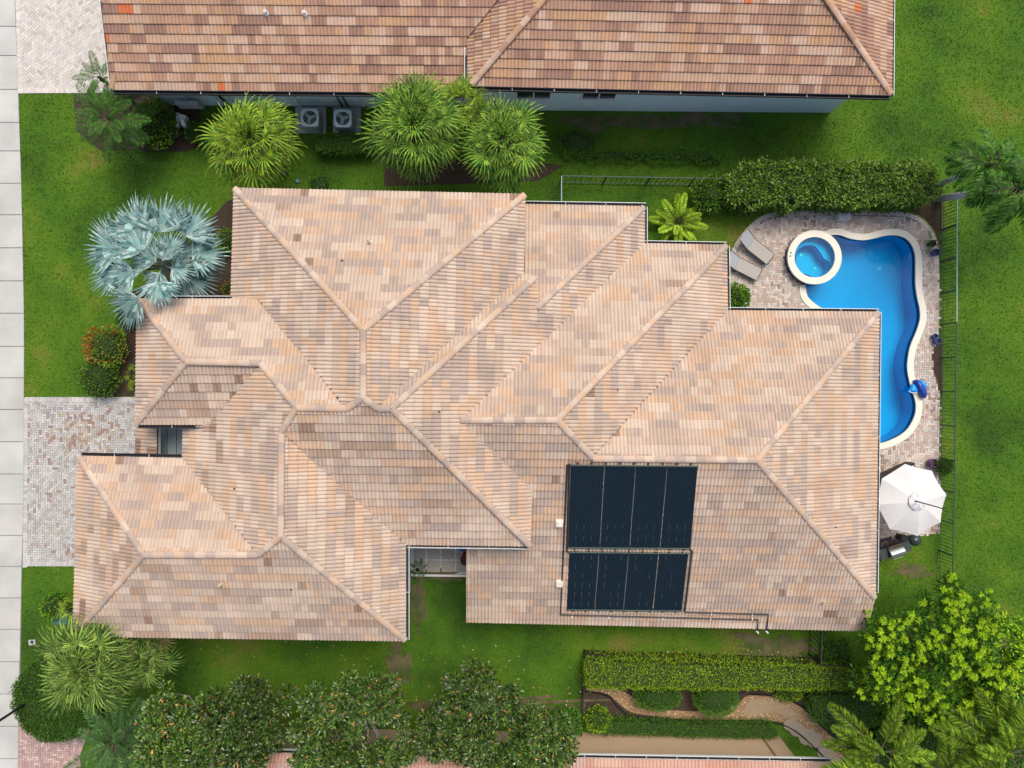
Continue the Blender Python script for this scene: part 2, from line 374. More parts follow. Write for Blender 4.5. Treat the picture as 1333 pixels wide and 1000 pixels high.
bm = MB(); bm.tube([(*p, .05) for p in inn + inn[:1]], .02, 6); bm.build('bench_edge_tile', mat('edge_tile_blue', (.0, .05, .26), .4), spa)
sheet('spa_water', [circ(sc, .905)], .36, M_waters, parent=spa)
for u, v in ((1042, 332.5), (1066.5, 347.5)):
    c = W(u, v, 0); bm = MB(); bm.lathe((c.x, c.y, -.44 if u > 1050 else .06), [(.001, .02), (.055, .02), (.075, 0)], 12); bm.build('spa_light', M_white, spa)
for u, v in ((1029.5, 329), (1028.5, 333.5)):
    c = W(u, v, .46); bm = MB(); bm.lathe((c.x, c.y, .46), [(.035, 0), (.035, .012), (.001, .012)], 10); bm.build('spa_button', M_black, spa)

def shrink_poly(P, d): return offset_loop(P, -d)
def herring(poly, hole, rot=0.0, w=.104, z=.03):
    """centres, half sizes and rotation of the pavers whose centre lies inside poly and outside hole"""
    P = np.array(poly); x0, y0 = P.min(0) - .3; x1, y1 = P.max(0) + .3
    cx, cy = (x0 + x1) / 2, (y0 + y1) / 2; rad = math.hypot(x1 - x0, y1 - y0) / 2
    N = int(rad / w) + 2; ii, jj = np.meshgrid(np.arange(-N, N), np.arange(-N, N), indexing='ij'); t = (ii - jj) % 4
    H = t == 0; Vv = t == 2
    c = np.concatenate([np.stack([(ii[H] + 1.0) * w, (jj[H] + .5) * w], 1), np.stack([(ii[Vv] + .5) * w, jj[Vv] * w], 1)])
    hs = np.concatenate([np.tile([w - .006, w / 2 - .006], (H.sum(), 1)), np.tile([w / 2 - .006, w - .006], (Vv.sum(), 1))])
    cr, sr = math.cos(rot), math.sin(rot); X = c[:, 0] * cr - c[:, 1] * sr + cx; Y = c[:, 0] * sr + c[:, 1] * cr + cy
    C = np.stack([X, Y], 1); keep = pts_in_poly(C, poly)
    for h in hole: keep &= ~pts_in_poly(C, h)
    return C[keep], hs[keep], rot
def paver_mesh(name, C, hs, rot, pal, choose, z=.03, parent=None, **k):
    n = len(C)
    cor = np.array([(-1, -1), (1, -1), (1, 1), (-1, 1)], float); rots = np.broadcast_to(rot, (n,)) if np.isscalar(rot) else rot
    cr = np.cos(rots)[:, None]; sr = np.sin(rots)[:, None]
    lx = hs[:, 0:1] * cor[None, :, 0]; ly = hs[:, 1:2] * cor[None, :, 1]
    X = C[:, 0:1] + lx * cr - ly * sr; Y = C[:, 1:2] + lx * sr + ly * cr
    zt = z + RNG.normal(0, .0025, (n, 1)) + RNG.normal(0, .0012, (n, 4)); 
    V = np.concatenate([np.stack([X, Y, zt], 2), np.stack([X, Y, np.full((n, 4), z - .02)], 2)], 1).reshape(-1, 3)
    b = (np.arange(n) * 8)[:, None, None]
    f = np.array([[0, 1, 2, 3], [0, 4, 5, 1], [1, 5, 6, 2], [2, 6, 7, 3], [3, 7, 4, 0]])[None] + b
    return np_obj(name, V, f.reshape(-1, 4), pal, parent, mi=np.repeat(choose, 5), **k)
def nz(C, s, off=0): return np.array([noise.noise(Vector((float(x) * s + off, float(y) * s, off))) for x, y in np.asarray(C)[:, :2]])

deckpx = [(948, 336), (953, 324), (963, 308), (976, 293), (992, 281), (1012, 276), (1040, 275), (1100, 274.5), (1160, 275), (1184, 278), (1202, 287), (1215, 303), (1221, 322), (1222, 360), (1223, 400), (1222, 425), (1218, 447), (1213, 462), (1214, 480), (1220, 497), (1223, 520), (1223, 600), (1223, 694), (1200, 698), (1180, 700), (1166, 716), (1148, 728), (1084, 732), (1084, 430), (905, 430), (905, 338)]
deck = px(deckpx); deck_s = deck
dk = sheet('pool_patio', [deck, pool_big[::-1]], .008, M_joint, origin=(12, 0, 0), kind='structure')
inner = px([(u * .983 + 1085 * .017 if v < 330 else u, v + (6 if v < 300 else 3 if v < 330 else 0)) for u, v in deckpx])
C, hs, rt = herring(inner, [offset_loop(pool, .22), circ(sc, 1.16)], R(-.9))
k = nz(C, .5); r = RNG.random(len(C))
ch = np.select([r < .32 + .2 * k, r < .58, r < .78, r < .95 - .2 * k], [0, 1, 2, 3], 4)
paver_mesh('herringbone_paver', C, hs, rt, PAV, ch, parent=dk, kind='stuff', z=.032)
# soldier course on the curved edge
edge = smooth_loop(deck[0:14], 6, False)
Cs = []; Hs = []; Rs = []; acc = 0
for i in range(len(edge) - 1):
    a = Vector(edge[i]); b = Vector(edge[i + 1]); L_ = (b - a).length; s_ = 0
    while acc + (L_ - s_) >= .112:
        s_ += .112 - acc; acc = 0; p = a + (b - a) * (s_ / L_); tang = (b - a).normalized(); nn = Vector((tang.y, -tang.x))
        p = p + nn * .10; Cs.append((p.x, p.y)); Hs.append((.05, .1)); Rs.append(math.atan2(tang.y, tang.x))
    acc += L_ - s_
Cs = np.array(Cs); ch = RNG.choice([0, 2, 3, 0], len(Cs))
paver_mesh('soldier_paver', Cs, np.array(Hs), np.array(Rs), PAV, ch, parent=dk, kind='stuff', z=.040)

def border(name, line, pal, ch_, parent, z, w=.112, dep=.1, inward=1):
    Cs = []; Hs = []; Rs = []; acc = 0
    for i in range(len(line) - 1):
        a = Vector(line[i]); b = Vector(line[i + 1]); L_ = (b - a).length; s_ = 0
        if L_ < 1e-6: continue
        while acc + (L_ - s_) >= w:
            s_ += w - acc; acc = 0; p = a + (b - a) * (s_ / L_); tang = (b - a).normalized(); nn = Vector((tang.y, -tang.x)) * inward
            p = p + nn * dep; Cs.append((p.x, p.y)); Hs.append((w / 2 - .006, dep)); Rs.append(math.atan2(tang.y, tang.x))
        acc += L_ - s_
    paver_mesh(name, np.array(Cs), np.array(Hs), np.array(Rs), pal, RNG.choice(ch_, len(Cs)), parent=parent, kind='stuff', z=z)
def paved(name, poly, pal, rot, weights, z=.03, w=.104, mask=None, jm=None):
    o = sheet(name, [poly], .008, jm or M_joint, kind='structure')
    C, hs, rt = herring(offset_loop(poly, -.10), [], rot, w)
    border('border_paver', list(poly) + [poly[0]], pal, [0, 0, 1], o, z + .006, inward=1 if sum(poly[i - 1][0] * poly[i][1] - poly[i][0] * poly[i - 1][1] for i in range(len(poly))) < 0 else -1)
    r = RNG.random(len(C)); ch = np.searchsorted(np.cumsum(weights) / sum(weights), r); ch = np.minimum(ch, len(pal) - 1)
    if mask is not None: ch = mask(C, ch)
    paver_mesh('paver', C, hs, rt, pal, ch, parent=o, kind='stuff', z=z); return o
drive = px([(31, 517), (200, 517), (200, 560), (245, 590), (245, 640), (130, 737), (30, 737)])
def stain(C, ch):
    c = W(115, 568); d = np.hypot((C[:, 0] - c.x) / 2.0, (C[:, 1] - c.y) / 1.1) + .5 * nz(C, 1.1)
    r = RNG.random(len(C)); p = np.clip(1.05 - d, 0, .55); a = ch.copy()
    a[r < p * .55] = 3; a[(r >= p * .55) & (r < p)] = 4
    dk2 = nz(C, .45, 9) > .25; a[dk2 & (r > .8)] = 2; return a
paved('driveway', drive, PAVG, R(-.8), [.5, .34, .06, .03, .07], mask=stain)
paved('stone_driveway', px([(19, -60), (170, -60), (170, 121), (24, 122)]), PAVW, R(44), [.45, .38, .12, .05], w=.115, jm=M_joint2)
paved('brick_driveway', px([(24, 940), (120, 940), (104, 985), (118, 1070), (22, 1070)]), PAVP, R(0), [.45, .3, .25])
# sidewalk slabs
road = sheet('road', [px([(-420, -300), (-130, -300), (-130, 1300), (-420, 1300)])], .004, mat('asphalt', (.05, .05, .052), .9, .2, 3, fine=.2), kind='structure')
sw = sheet('sidewalk', [px([(-30, -130), (20, -130), (24, 122), (31, 400), (31, 640), (25, 1000), (23, 1130), (-30, 1130)])], .01, M_joint, kind='structure')
edges = [-60, -8, 35, 73, 117, 160, 197, 239, 280, 323, 366, 408, 451, 492, 533, 575, 617, 656, 697, 737, 778, 819, 861, 903, 945, 987, 1029, 1070]
def swx(v): return np.interp(v, [0, 122, 260, 420, 640, 740, 880, 1000], [20, 24.5, 29, 32, 31.5, 29, 26, 24])
slabm = [mat('slab_%s' % n, c, .85, .18, .9, fine=.08, bump=.15, bscale=60, col2=c2) for n, c, c2 in (('pale', (.45, .465, .45), (.385, .40, .385)), ('warm', (.43, .44, .415), (.37, .38, .36)), ('grey', (.38, .39, .375), (.44, .45, .44)))]
for i in range(len(edges) - 1):
    v0, v1 = edges[i] + .45, edges[i + 1] - .45
    bm = MB(); bm.prism(px([(-29, v0), (swx(v0), v0), (swx(v1), v1), (-29, v1)]), .0, .05 + random.uniform(-.003, .003))
    bm.build('slab', slabm[2 if i in (21, 22, 2) else random.choice((0, 0, 1))], sw)
bm = MB(); bm.prism(px([(-60, -130), (-33, -130), (-33, 1130), (-60, 1130)]), 0, .10); bm.build('kerb', M_conc2, None, kind='structure')

# soil and beds
def blob(cpx, rx, ry, n=40, seed=0, amp=.45):
    random.seed(seed); P = []
    for i in range(n):
        a = 2 * math.pi * i / n; k = 1 + amp * noise.noise(Vector((math.cos(a) * 2.6 + seed, math.sin(a) * 2.6, seed * .7))) * 2
        P.append((cpx[0] + rx * k * math.cos(a), cpx[1] + ry * k * math.sin(a)))
    return smooth_loop(px(P), 3)
beds = [('mulch_bed', px([(150, 395), (165, 440), (160, 470), (150, 500), (120, 512), (120, 516), (200, 516), (200, 390), (320, 400), (320, 255), (295, 262), (275, 285), (262, 310), (245, 340), (200, 365), (170, 380)])),
        ('mulch_bed', px([(1170, 250), (1226, 250), (1226, 330), (1217, 300), (1204, 284), (1188, 276), (1165, 273), (1165, 255)])),
        ('mulch_bed', px([(1226, 440), (1220, 440), (1212, 457), (1211, 480), (1219, 500), (1226, 515)])),
        ('mulch_bed', px([(95, 120), (160, 115), (260, 135), (262, 190), (240, 198), (180, 197), (130, 196), (100, 170)])),
        ('mulch_bed', px([(760, 896), (1060, 896), (1110, 900), (1140, 930), (1140, 1000), (1085, 1000), (1060, 975), (1035, 955), (1010, 935), (960, 942), (800, 940), (760, 935)])),
        ('mulch_bed', px([(500, 218), (620, 205), (735, 215), (700, 236), (590, 240), (500, 243)]))]
for ib, (nme, p) in enumerate(beds): sheet(nme, [p], .0055 + .001 * ib, M_soil, kind='structure')
dirts = [((547, 790), 10, 30, 1), ((800, 160), 75, 9, 2), ((770, 160), 28, 10, 8), ((900, 157), 60, 8, 9), ((515, 880), 16, 42, 3), ((640, 915), 110, 9, 4), ((1010, 845), 60, 18, 5), ((1060, 880), 40, 15, 6), ((570, 750), 35, 9, 7), ((1185, 742), 24, 9, 11), ((750, 925), 20, 9, 12)]
dirt_loops = []
for c, rx, ry, s in dirts:
    p = blob(c, rx, ry, seed=s); dirt_loops.append(p); sheet('bare_soil', [p], .0120 + .0006 * s, M_dirt, kind='structure')
random.seed(5)

# ------------------------------------------------------------------ roofs
PITCH = math.atan(.417); TW = .285; TL = .342
DIRS = {'N': (0, 1), 'S': (0, -1), 'E': (1, 0), 'W': (-1, 0)}
class Plane:
    def __init__(s, face, pt, z, eave=None, rot=-.85, pitch=PITCH):
        if eave is not None:
            a = W(*eave[0], z); b = W(*eave[1], z); e = (b - a).normalized(); A = a
            out = Vector((*DIRS[face], 0))
            h = Vector((e.y, -e.x, 0)); h = h if h.dot(out) > 0 else -h
        else:
            h = Matrix.Rotation(R(rot), 3, 'Z') @ Vector((*DIRS[face], 0)); A = W(*pt, z)
        s.up = -h * math.cos(pitch) + Vector((0, 0, 1)) * math.sin(pitch)
        s.n = h * math.sin(pitch) + Vector((0, 0, 1)) * math.cos(pitch)
        s.e = s.up.cross(s.n).normalized(); s.A = A; s.z = z
    def hit(s, u, v):
        d = Vector(((u - CX) / F, -(v - CY) / F, -1)); c = Vector((0, 0, D))
        return c + d * (((s.A - c).dot(s.n)) / d.dot(s.n))
    def uv(s, p): q = p - s.A; return (q.dot(s.e), q.dot(s.up))
    def at(s, u, v, h=0): return s.A + s.e * u + s.up * v + s.n * h
    def zat(s, x, y): return s.A.z - ((x - s.A.x) * s.n.x + (y - s.A.y) * s.n.y) / s.n.z

H = 4.77; LO = 3.0; H2 = 5.2
FACES = {  # name: (facing, eave pixels, height, outline pixels)
 'N0': ('N', [(306, 246), (683, 254)], H, [(306, 246), (683, 254), (473, 430)]),
 'W0': ('W', [(306, 246), (302, 391)], H, [(306, 246), (473, 430), (473, 520), (452, 532), (447, 530), (338, 390), (302, 391)]),
 'E0': ('E', [(683, 254), (681, 357)], H, [(683, 254), (681, 357), (497, 527), (492, 532), (473, 520), (473, 430)]),
 'STR': ('N', None, H, [(681, 357), (697, 360), (510, 532), (495, 528)]),
 'E1': ('E', None, LO, [(838, 270), (838, 318), (600, 547), (692, 637), (690, 710), (510, 532), (697, 361), (699, 401)]),
 'N1': ('N', [(683, 267), (838, 270)], LO, [(683, 267), (838, 270), (699, 401), (696, 362), (683, 362)]),
 'N4': ('N', [(838, 318), (945, 320)], LO, [(838, 318), (945, 320), (725, 548), (600, 547)]),
 'E4': ('E', None, LO, [(945, 320), (946, 404), (772, 596), (725, 548)]),
 'N5': ('N', [(946, 405), (1143, 407)], LO, [(946, 405), (1143, 407), (985, 599), (772, 596)]),
 'E5': ('E', [(1143, 407), (1138, 778)], LO, [(1143, 407), (1138, 778), (985, 599)]),
 'S4': ('S', None, LO, [(607, 690), (680, 690), (684, 645), (692, 637), (600, 547), (725, 548), (772, 597), (985, 600), (1138, 778), (1128, 820), (607, 809)]),
 'S2': ('S', [(528, 708), (690, 710)], H, [(528, 708), (690, 710), (510, 532), (492, 532), (473, 518), (452, 532), (387, 531), (369, 562), (375, 568)]),
 'W1': ('W', None, H, [(239, 597), (240, 552), (275, 552), (340, 474), (387, 531), (367, 562), (365, 698), (337, 722)]),
 'E3': ('E', None, H, [(528, 708), (528, 833), (366, 698), (367, 562), (375, 568)]),
 'S3': ('S', [(97, 827), (528, 833)], H, [(97, 827), (528, 833), (366, 698), (337, 722), (188, 722)]),
 'W3': ('W', [(103, 594), (97, 827)], H, [(103, 594), (188, 722), (97, 827)]),
 'N3': ('N', [(103, 594), (239, 597)], H, [(103, 594), (239, 597), (337, 722), (188, 722)]),
 'N2': ('N', [(180, 390), (338, 390)], H2, [(180, 390), (338, 390), (447, 530), (387, 531), (340, 473), (243, 471)]),
 'W2': ('W', [(180, 390), (178, 552)], H2, [(180, 390), (243, 471), (178, 552)]),
 'S2B': ('S', [(178, 552), (275, 552)], H2, [(178, 552), (275, 552), (340, 473), (243, 471)]),
}
ANCH = {'STR': (690, 358), 'E1': (838, 294), 'E4': (945.5, 362), 'S4': (1138, 778), 'W1': (239.5, 575), 'E3': (528, 770)}
NFACES = {
 'A': ('S', [(146, 117), (608, 121)], 3.5, [(146, 117), (608, 121), (608, 50), (648, 0), (704, -70), (125, -70), (133, 0)]),
 'B': ('S', [(612, 112), (1159, 124)], 4.2, [(612, 112), (1159, 124), (1075, 0), (1027, -70), (765, -70), (708, 0)]),
 'C': ('W', None, 4.2, [(610, 112), (609, 50), (648, 0), (704, -70), (765, -70), (708, 0)]),
 'E': ('E', None, 4.2, [(1159, 124), (1161, -70), (1027, -70), (1075, 0)]),
}
NANCH = {'C': (609, 80), 'E': (1160, 60)}
SFACES = {'A': ('N', [(280, 979), (1081, 992)], 3.0, [(280, 979), (1081, 992), (1085, 1075), (260, 1075)])}
LOWF = {'A': ('W', None, 3.7, [(178, 545), (206, 545), (206, 600), (178, 600)])}

NU = 8
def roll(u):
    t = (u / TW) % 1.0
    return .044 * (np.abs(np.sin(2 * math.pi * t)) ** .5)
def lift(v): return .056 - .044 * np.clip(v / TL, 0, 1.1)
def clip(poly, tri):
    out = poly
    for i in range(3):
        a = tri[i]; b = tri[(i + 1) % 3]; ex, ey = b[0] - a[0], b[1] - a[1]; inp = out; out = []
        if not inp: return []
        for k in range(len(inp)):
            p = inp[k - 1]; q = inp[k]
            sp = ex * (p[1] - a[1]) - ey * (p[0] - a[0]); sq = ex * (q[1] - a[1]) - ey * (q[0] - a[0])
            if (sp >= 0) != (sq >= 0):
                t = sp / (sp - sq); out.append((p[0] + (q[0] - p[0]) * t, p[1] + (q[1] - p[1]) * t))
            if sq >= 0: out.append(q)
    return out

def in_poly1(x, y, poly):
    ins = False; n = len(poly)
    for i in range(n):
        x1, y1 = poly[i]; x2, y2 = poly[(i + 1) % n]
        if (y1 > y) != (y2 > y) and x < (x2 - x1) * (y - y1) / (y2 - y1) + x1: ins = not ins
    return ins

NOSE = .026
def tile_template():
    us = np.linspace(0, TW, NU + 1); V = []
    for vv, dz in ((TL * 1.06, 0), (NOSE, 0), (0.0, -.022), (0.0, 'b')):
        for u in us: V.append((u - TW / 2, vv - TL / 2, (-.012 if dz == 'b' else float(lift(vv) + roll(u)) + dz)))
    f = []; k = NU + 1
    for i in range(NU):
        f.append([k + i, k + i + 1, i + 1, i]); f.append([2 * k + i, 2 * k + i + 1, k + i + 1, k + i]); f.append([3 * k + i, 3 * k + i + 1, 2 * k + i + 1, 2 * k + i])
    return np.array(V), f

def build_roof(house, faces, anch, pal, wts, keep=300, hide=None, runp=.55, skip_top=None):
    planes = {}; TV, TF = tile_template(); TFn = np.array(TF)
    whole = []   # (area, center, basis, mat)
    PV = []; PF = []; PM = []
    uv_ = MB(); fas = MB()
    cum = np.cumsum(wts) / sum(wts)
    for name, (fc, eave, z, poly) in faces.items():
        pl = Plane(fc, anch.get(name, (0, 0)), z, eave if name not in anch else None); planes[name] = pl
        P3 = [pl.hit(*p) for p in poly]; P2 = [pl.uv(p) for p in P3]
        tri = tessellate_polygon([[Vector((a, b, 0)) for a, b in P2]]); T2 = []
        for t in tri:
            a, b, c = [P2[i] for i in t]
            ar = (b[0] - a[0]) * (c[1] - a[1]) - (b[1] - a[1]) * (c[0] - a[0])
            if abs(ar) < 1e-6: continue
            T2.append((a, b, c) if ar > 0 else (a, c, b))
        # underlay and fascia prism
        n = len(P3); fs = [[t[0], t[1], t[2]] for t in tri]
        fs = [f if ((P3[f[1]] - P3[f[0]]).cross(P3[f[2]] - P3[f[0]])).z > 0 else f[::-1] for f in fs]
        uv_.add([p - pl.n * .004 for p in P3], fs)
        k = [p - Vector((0, 0, .022)) for p in P3] + [p - Vector((0, 0, .20)) for p in P3]
        fas.add(k, [f for f in fs] + [[i + n for i in f[::-1]] for f in fs] + [[i, (i + 1) % n, (i + 1) % n + n, i + n] for i in range(n)])
        fw = TILE_WS.get(name) if house.name.startswith('main') and len(faces) > 3 else None
        cum = np.cumsum(fw or wts) / sum(fw or wts)
        us = [p[0] for p in P2]; vs = [p[1] for p in P2]; u0 = min(us); v0 = min(vs) - .03 if min(vs) > -.1 else min(vs)
        nc = int((max(us) - u0) / TW) + 2; nr = int((max(vs) - v0) / TL) + 2
        lines = [(P2[i], P2[(i + 1) % n]) for i in range(n)]
        def near(x, y, r):
            for (ax, ay), (bx, by) in lines:
                dx, dy = bx - ax, by - ay; t = max(0, min(1, ((x - ax) * dx + (y - ay) * dy) / (dx * dx + dy * dy + 1e-9)))
                if (x - ax - t * dx) ** 2 + (y - ay - t * dy) ** 2 < r * r: return True
            return False
        for r_ in range(nr):
            cidx = int(np.searchsorted(cum, random.random())); off = random.uniform(-.01, .01)
            for c_ in range(nc):
                if random.random() > runp: cidx = int(np.searchsorted(cum, random.random()))
                mi = min(cidx, len(pal) - 1)
                if mi == 5 and random.random() < .6: cidx = 3
                ua = u0 + c_ * TW + off * 0; va = v0 + r_ * TL; uc, vc = ua + TW / 2, va + TL / 2
                nb = near(uc, vc, .26)
                if not nb:
                    if not in_poly1(uc, vc, P2): continue
                    ce = pl.at(uc, vc, random.uniform(-.004, .004)); pr = (ce - Vector((0, 0, D)))
                    area = abs(pr.normalized().dot(pl.n)) / pr.length_squared
                    whole.append((area, ce, pl, mi, random.uniform(-.006, .006)))
                else:
                    # clipped tile
                    du = TW / NU; jit = random.uniform(-.003, .003)
                    for i in range(NU):
                        a0 = ua + i * du
                        for q, t in [(q, t) for q in ([(a0, va), (a0 + du, va), (a0 + du, va + NOSE), (a0, va + NOSE)], [(a0, va + NOSE), (a0 + du, va + NOSE), (a0 + du, va + TL), (a0, va + TL)]) for t in T2]:
                            pc = clip(q, t)
                            if len(pc) < 3: continue
                            b = len(PV)
                            for (x, y) in pc:
                                PV.append(pl.at(x, y, float(lift(y - va) + roll(x - ua)) + jit - (.022 if y - va < 1e-4 else 0)))
                            PF.append(list(range(b, b + len(pc)))); PM.append(mi)
                        m_ = a0 + du / 2
                        if in_poly1(m_, va + .015, P2):
                            b = len(PV)
                            PV.extend([pl.at(a0, va, -.004), pl.at(a0 + du, va, -.004), pl.at(a0 + du, va, float(lift(0) + roll(a0 + du - ua)) + jit - .022), pl.at(a0, va, float(lift(0) + roll(a0 - ua)) + jit - .022)])
                            PF.append([b, b + 1, b + 2, b + 3]); PM.append(mi)
    base = parent_loc(house)
    uv_.build('roof_underlay', M_under, house); fas.build('fascia', M_fascia, house)
    whole.sort(key=lambda t: -t[0])
    cand = [w for w in whole if not (hide and hide(w[1]))][:keep]; ids = set(id(w) for w in cand); rest = [w for w in whole if id(w) not in ids]
    meshes = []
    for m in pal:
        me = bpy.data.meshes.new('tile'); me.from_pydata([tuple(v) for v in TV], [], TF); me.materials.append(m); me.update(); meshes.append(me)
    for a, ce, pl, mi, tw in cand:
        o = bpy.data.objects.new('tile', meshes[mi]); COL.objects.link(o); o.parent = house
        M = Matrix((pl.e, pl.up, pl.n)).transposed().to_4x4(); M.translation = ce - base; o.matrix_basis = M
    V = []; 
    if rest:
        Cc = np.array([w[1] for w in rest]); E = np.array([w[2].e for w in rest]); U = np.array([w[2].up for w in rest]); Nn = np.array([w[2].n for w in rest])
        tw = np.array([w[4] for w in rest])[:, None]
        lx = TV[None, :, 0] + TV[None, :, 1] * tw * 3; ly = TV[None, :, 1] + 0 * tw; lz = TV[None, :, 2] + TV[None, :, 0] * tw * 2
        VV = Cc[:, None, :] + lx[..., None] * E[:, None, :] + ly[..., None] * U[:, None, :] + lz[..., None] * Nn[:, None, :]
        Fq = (TFn[None] + (np.arange(len(rest)) * len(TV))[:, None, None]).reshape(-1, 4)
        np_obj('roof_tiles', VV.reshape(-1, 3), Fq, pal, house, mi=np.repeat([w[3] for w in rest], len(TF)), kind='stuff')
    if PV: np_obj('cut_tiles', PV, PF, pal, house, mi=PM, kind='stuff')
    return planes

def cap_mesh(m, r0=.120, r1=.120, L=.39):
    bm = MB(); vs = []; n = 8
    for (x, r, zz) in ((0, r0, .008), (L * .5, (r0 + r1) / 2, .004), (L, r1, 0.0)):
        for j in range(n + 1):
            a = math.pi * j / n; vs.append((x, -r * 1.05 * math.cos(a), r * .60 * math.sin(a) + zz - .005))
    fs = []
    for i in range(2):
        for j in range(n): fs.append([i * (n + 1) + j, (i + 1) * (n + 1) + j, (i + 1) * (n + 1) + j + 1, i * (n + 1) + j + 1])
    fs.append(list(range(n + 1)))
    me = bpy.data.meshes.new('ridge_tile'); me.from_pydata(vs, [], fs); me.materials.append(m); me.update()
    for p in me.polygons: p.use_smooth = False
    return me
def ridges(house, planes, lst, pal, wts, cnt=[0]):
    ms = [cap_mesh(m) for m in pal]; base = parent_loc(house); EX = .385; num = 0; rest = []
    for p, q, f1, f2 in lst:
        a = (planes[f1].hit(*p) + planes[f2].hit(*p)) / 2; b = (planes[f1].hit(*q) + planes[f2].hit(*q)) / 2
        a.z = max(planes[f1].hit(*p).z, planes[f2].hit(*p).z); b.z = max(planes[f1].hit(*q).z, planes[f2].hit(*q).z)
        if abs(a.z - b.z) > .15 and a.z > b.z: a, b = b, a
        a = a + Vector((0, 0, .045)); b = b + Vector((0, 0, .045)); d = (b - a); Ln = d.length; d.normalize(); k = max(1, round(Ln / EX)); st = Ln / k
        y = Vector((0, 0, 1)).cross(d).normalized(); zz = d.cross(y); prev = -1
        for i in range(k):
            mi = random.choices(range(len(pal)), wts)[0]
            if mi == prev: mi = random.choices(range(len(pal)), wts)[0]
            prev = mi
            M = Matrix((d * (st / EX), y, zz)).transposed().to_4x4(); M.translation = a + d * st * i - base
            num += 1
            if num <= 300:
                o = bpy.data.objects.new('ridge_tile', ms[mi]); COL.objects.link(o); o.parent = house; o.matrix_basis = M
            else: rest.append((M, mi))
    if rest:
        V = []; Fc = []; Mi = []
        for M, mi in rest:
            b0 = len(V)
            for v in ms[0].vertices: V.append(M @ v.co + base)
            for p_ in ms[0].polygons: Fc.append([b0 + i for i in p_.vertices]); Mi.append(mi)
        np_obj('ridge_tiles', V, Fc, pal, house, mi=Mi, kind='stuff')
def valleys(house, planes, lst):
    for p, q, f1, f2 in lst:
        a = (planes[f1].hit(*p) + planes[f2].hit(*p)) / 2 + Vector((0, 0, .03)); b = (planes[f1].hit(*q) + planes[f2].hit(*q)) / 2 + Vector((0, 0, .03))
        d = (b - a).normalized(); s = Vector((0, 0, 1)).cross(d).normalized() * .032; u = Vector((0, 0, .012))
        bm = MB(); bm.add([a - s, a + s, b + s, b - s, a - s + u, a + s + u, b + s + u, b - s + u], [[4, 5, 6, 7], [0, 1, 5, 4], [1, 2, 6, 5], [2, 3, 7, 6], [3, 0, 4, 7]])
        bm.build('valley_flashing', M_flash, house)
def gutter(house, p, q, z, out, white=True, name='gutter', w=.105, straps=1.25):
    a = W(*p, z); b = W(*q, z); d = (b - a).normalized(); o = Vector((*DIRS[out], 0)); h = Vector((d.y, -d.x, 0)); h = h if h.dot(o) > 0 else -h
    prof = [(.004, -.02), (.004, -.12), (w, -.12), (w, -.0), (w + .022, -.0), (w + .022, -.014), (w + .012, -.014), (w + .012, -.132), (-.004, -.132)]
    bm = MB(); n = len(prof)
    for A in (a, b):
        bm.v += [tuple(A + h * x + Vector((0, 0, zz))) for x, zz in prof]
    for i in range(n - 1):
        f = [i, i + 1, i + 1 + n, i + n]; bm.f.append(f); bm.m.append(1 if i < 2 else 0)
    bm.f.append(list(range(n))); bm.m.append(0); bm.f.append([i + n for i in range(n)]); bm.m.append(0)
    g = bm.build(name, [M_gut if white else M_gutd, M_gutd], house)
    L_ = (b - a).length; k = max(1, int(L_ / straps)); sb = MB()
    for i in range(1, k):
        c = a + d * (L_ * i / k) + h * (w / 2) + Vector((0, 0, .002)); sb.box(c, (.02, w, .008), math.atan2(d.y, d.x))
    if sb.v: sb.build('gutter_strap', M_gut, g if False else house)
    return g

house = empty('main_house', (-2, -1, 0), 'sprawling hip roofed house with blush and peach concrete tiles in the middle', 'house')
# ---- walls
def wall_block(mb, x0, y0, x1, y1, z, top=None, ins=.45):
    a = W(x0, y0, z); b = W(x1, y1, z); t = (top if top is not None else z) - .21
    rot = R(-.85); c = (a + b) / 2; sx = b.x - a.x - 2 * ins; sy = a.y - b.y - 2 * ins
    mb.box((c.x, c.y, t / 2), (sx, sy, t), rot)
mb = MB()
for args in ((303, 250, 683, 540, H), (179, 391, 420, 552, H2), (100, 597, 528, 830, H), (240, 500, 528, 760, H), (380, 490, 690, 709, H), (600, 269, 838, 540, LO), (600, 320, 945, 600, LO), (609, 560, 1140, 778, LO)):
    wall_block(mb, *args)
wall_block(mb, 609, 720, 1136, 805, 2.6, ins=.4)
mb.build('wall', M_wall, house)
PL = build_roof(house, FACES, ANCH, TILE, TILE_W, 300, hide=lambda c: abs(c.x - 4.3) < 3.0 and -9.3 < c.y < -2.7)
low = build_roof(house, LOWF, {'A': (178, 570)}, [TILE[5], TILE[3], TILE[1]], [.5, .3, .2], 0)
RT = [TILE[i] for i in (2, 0, 1, 4)]
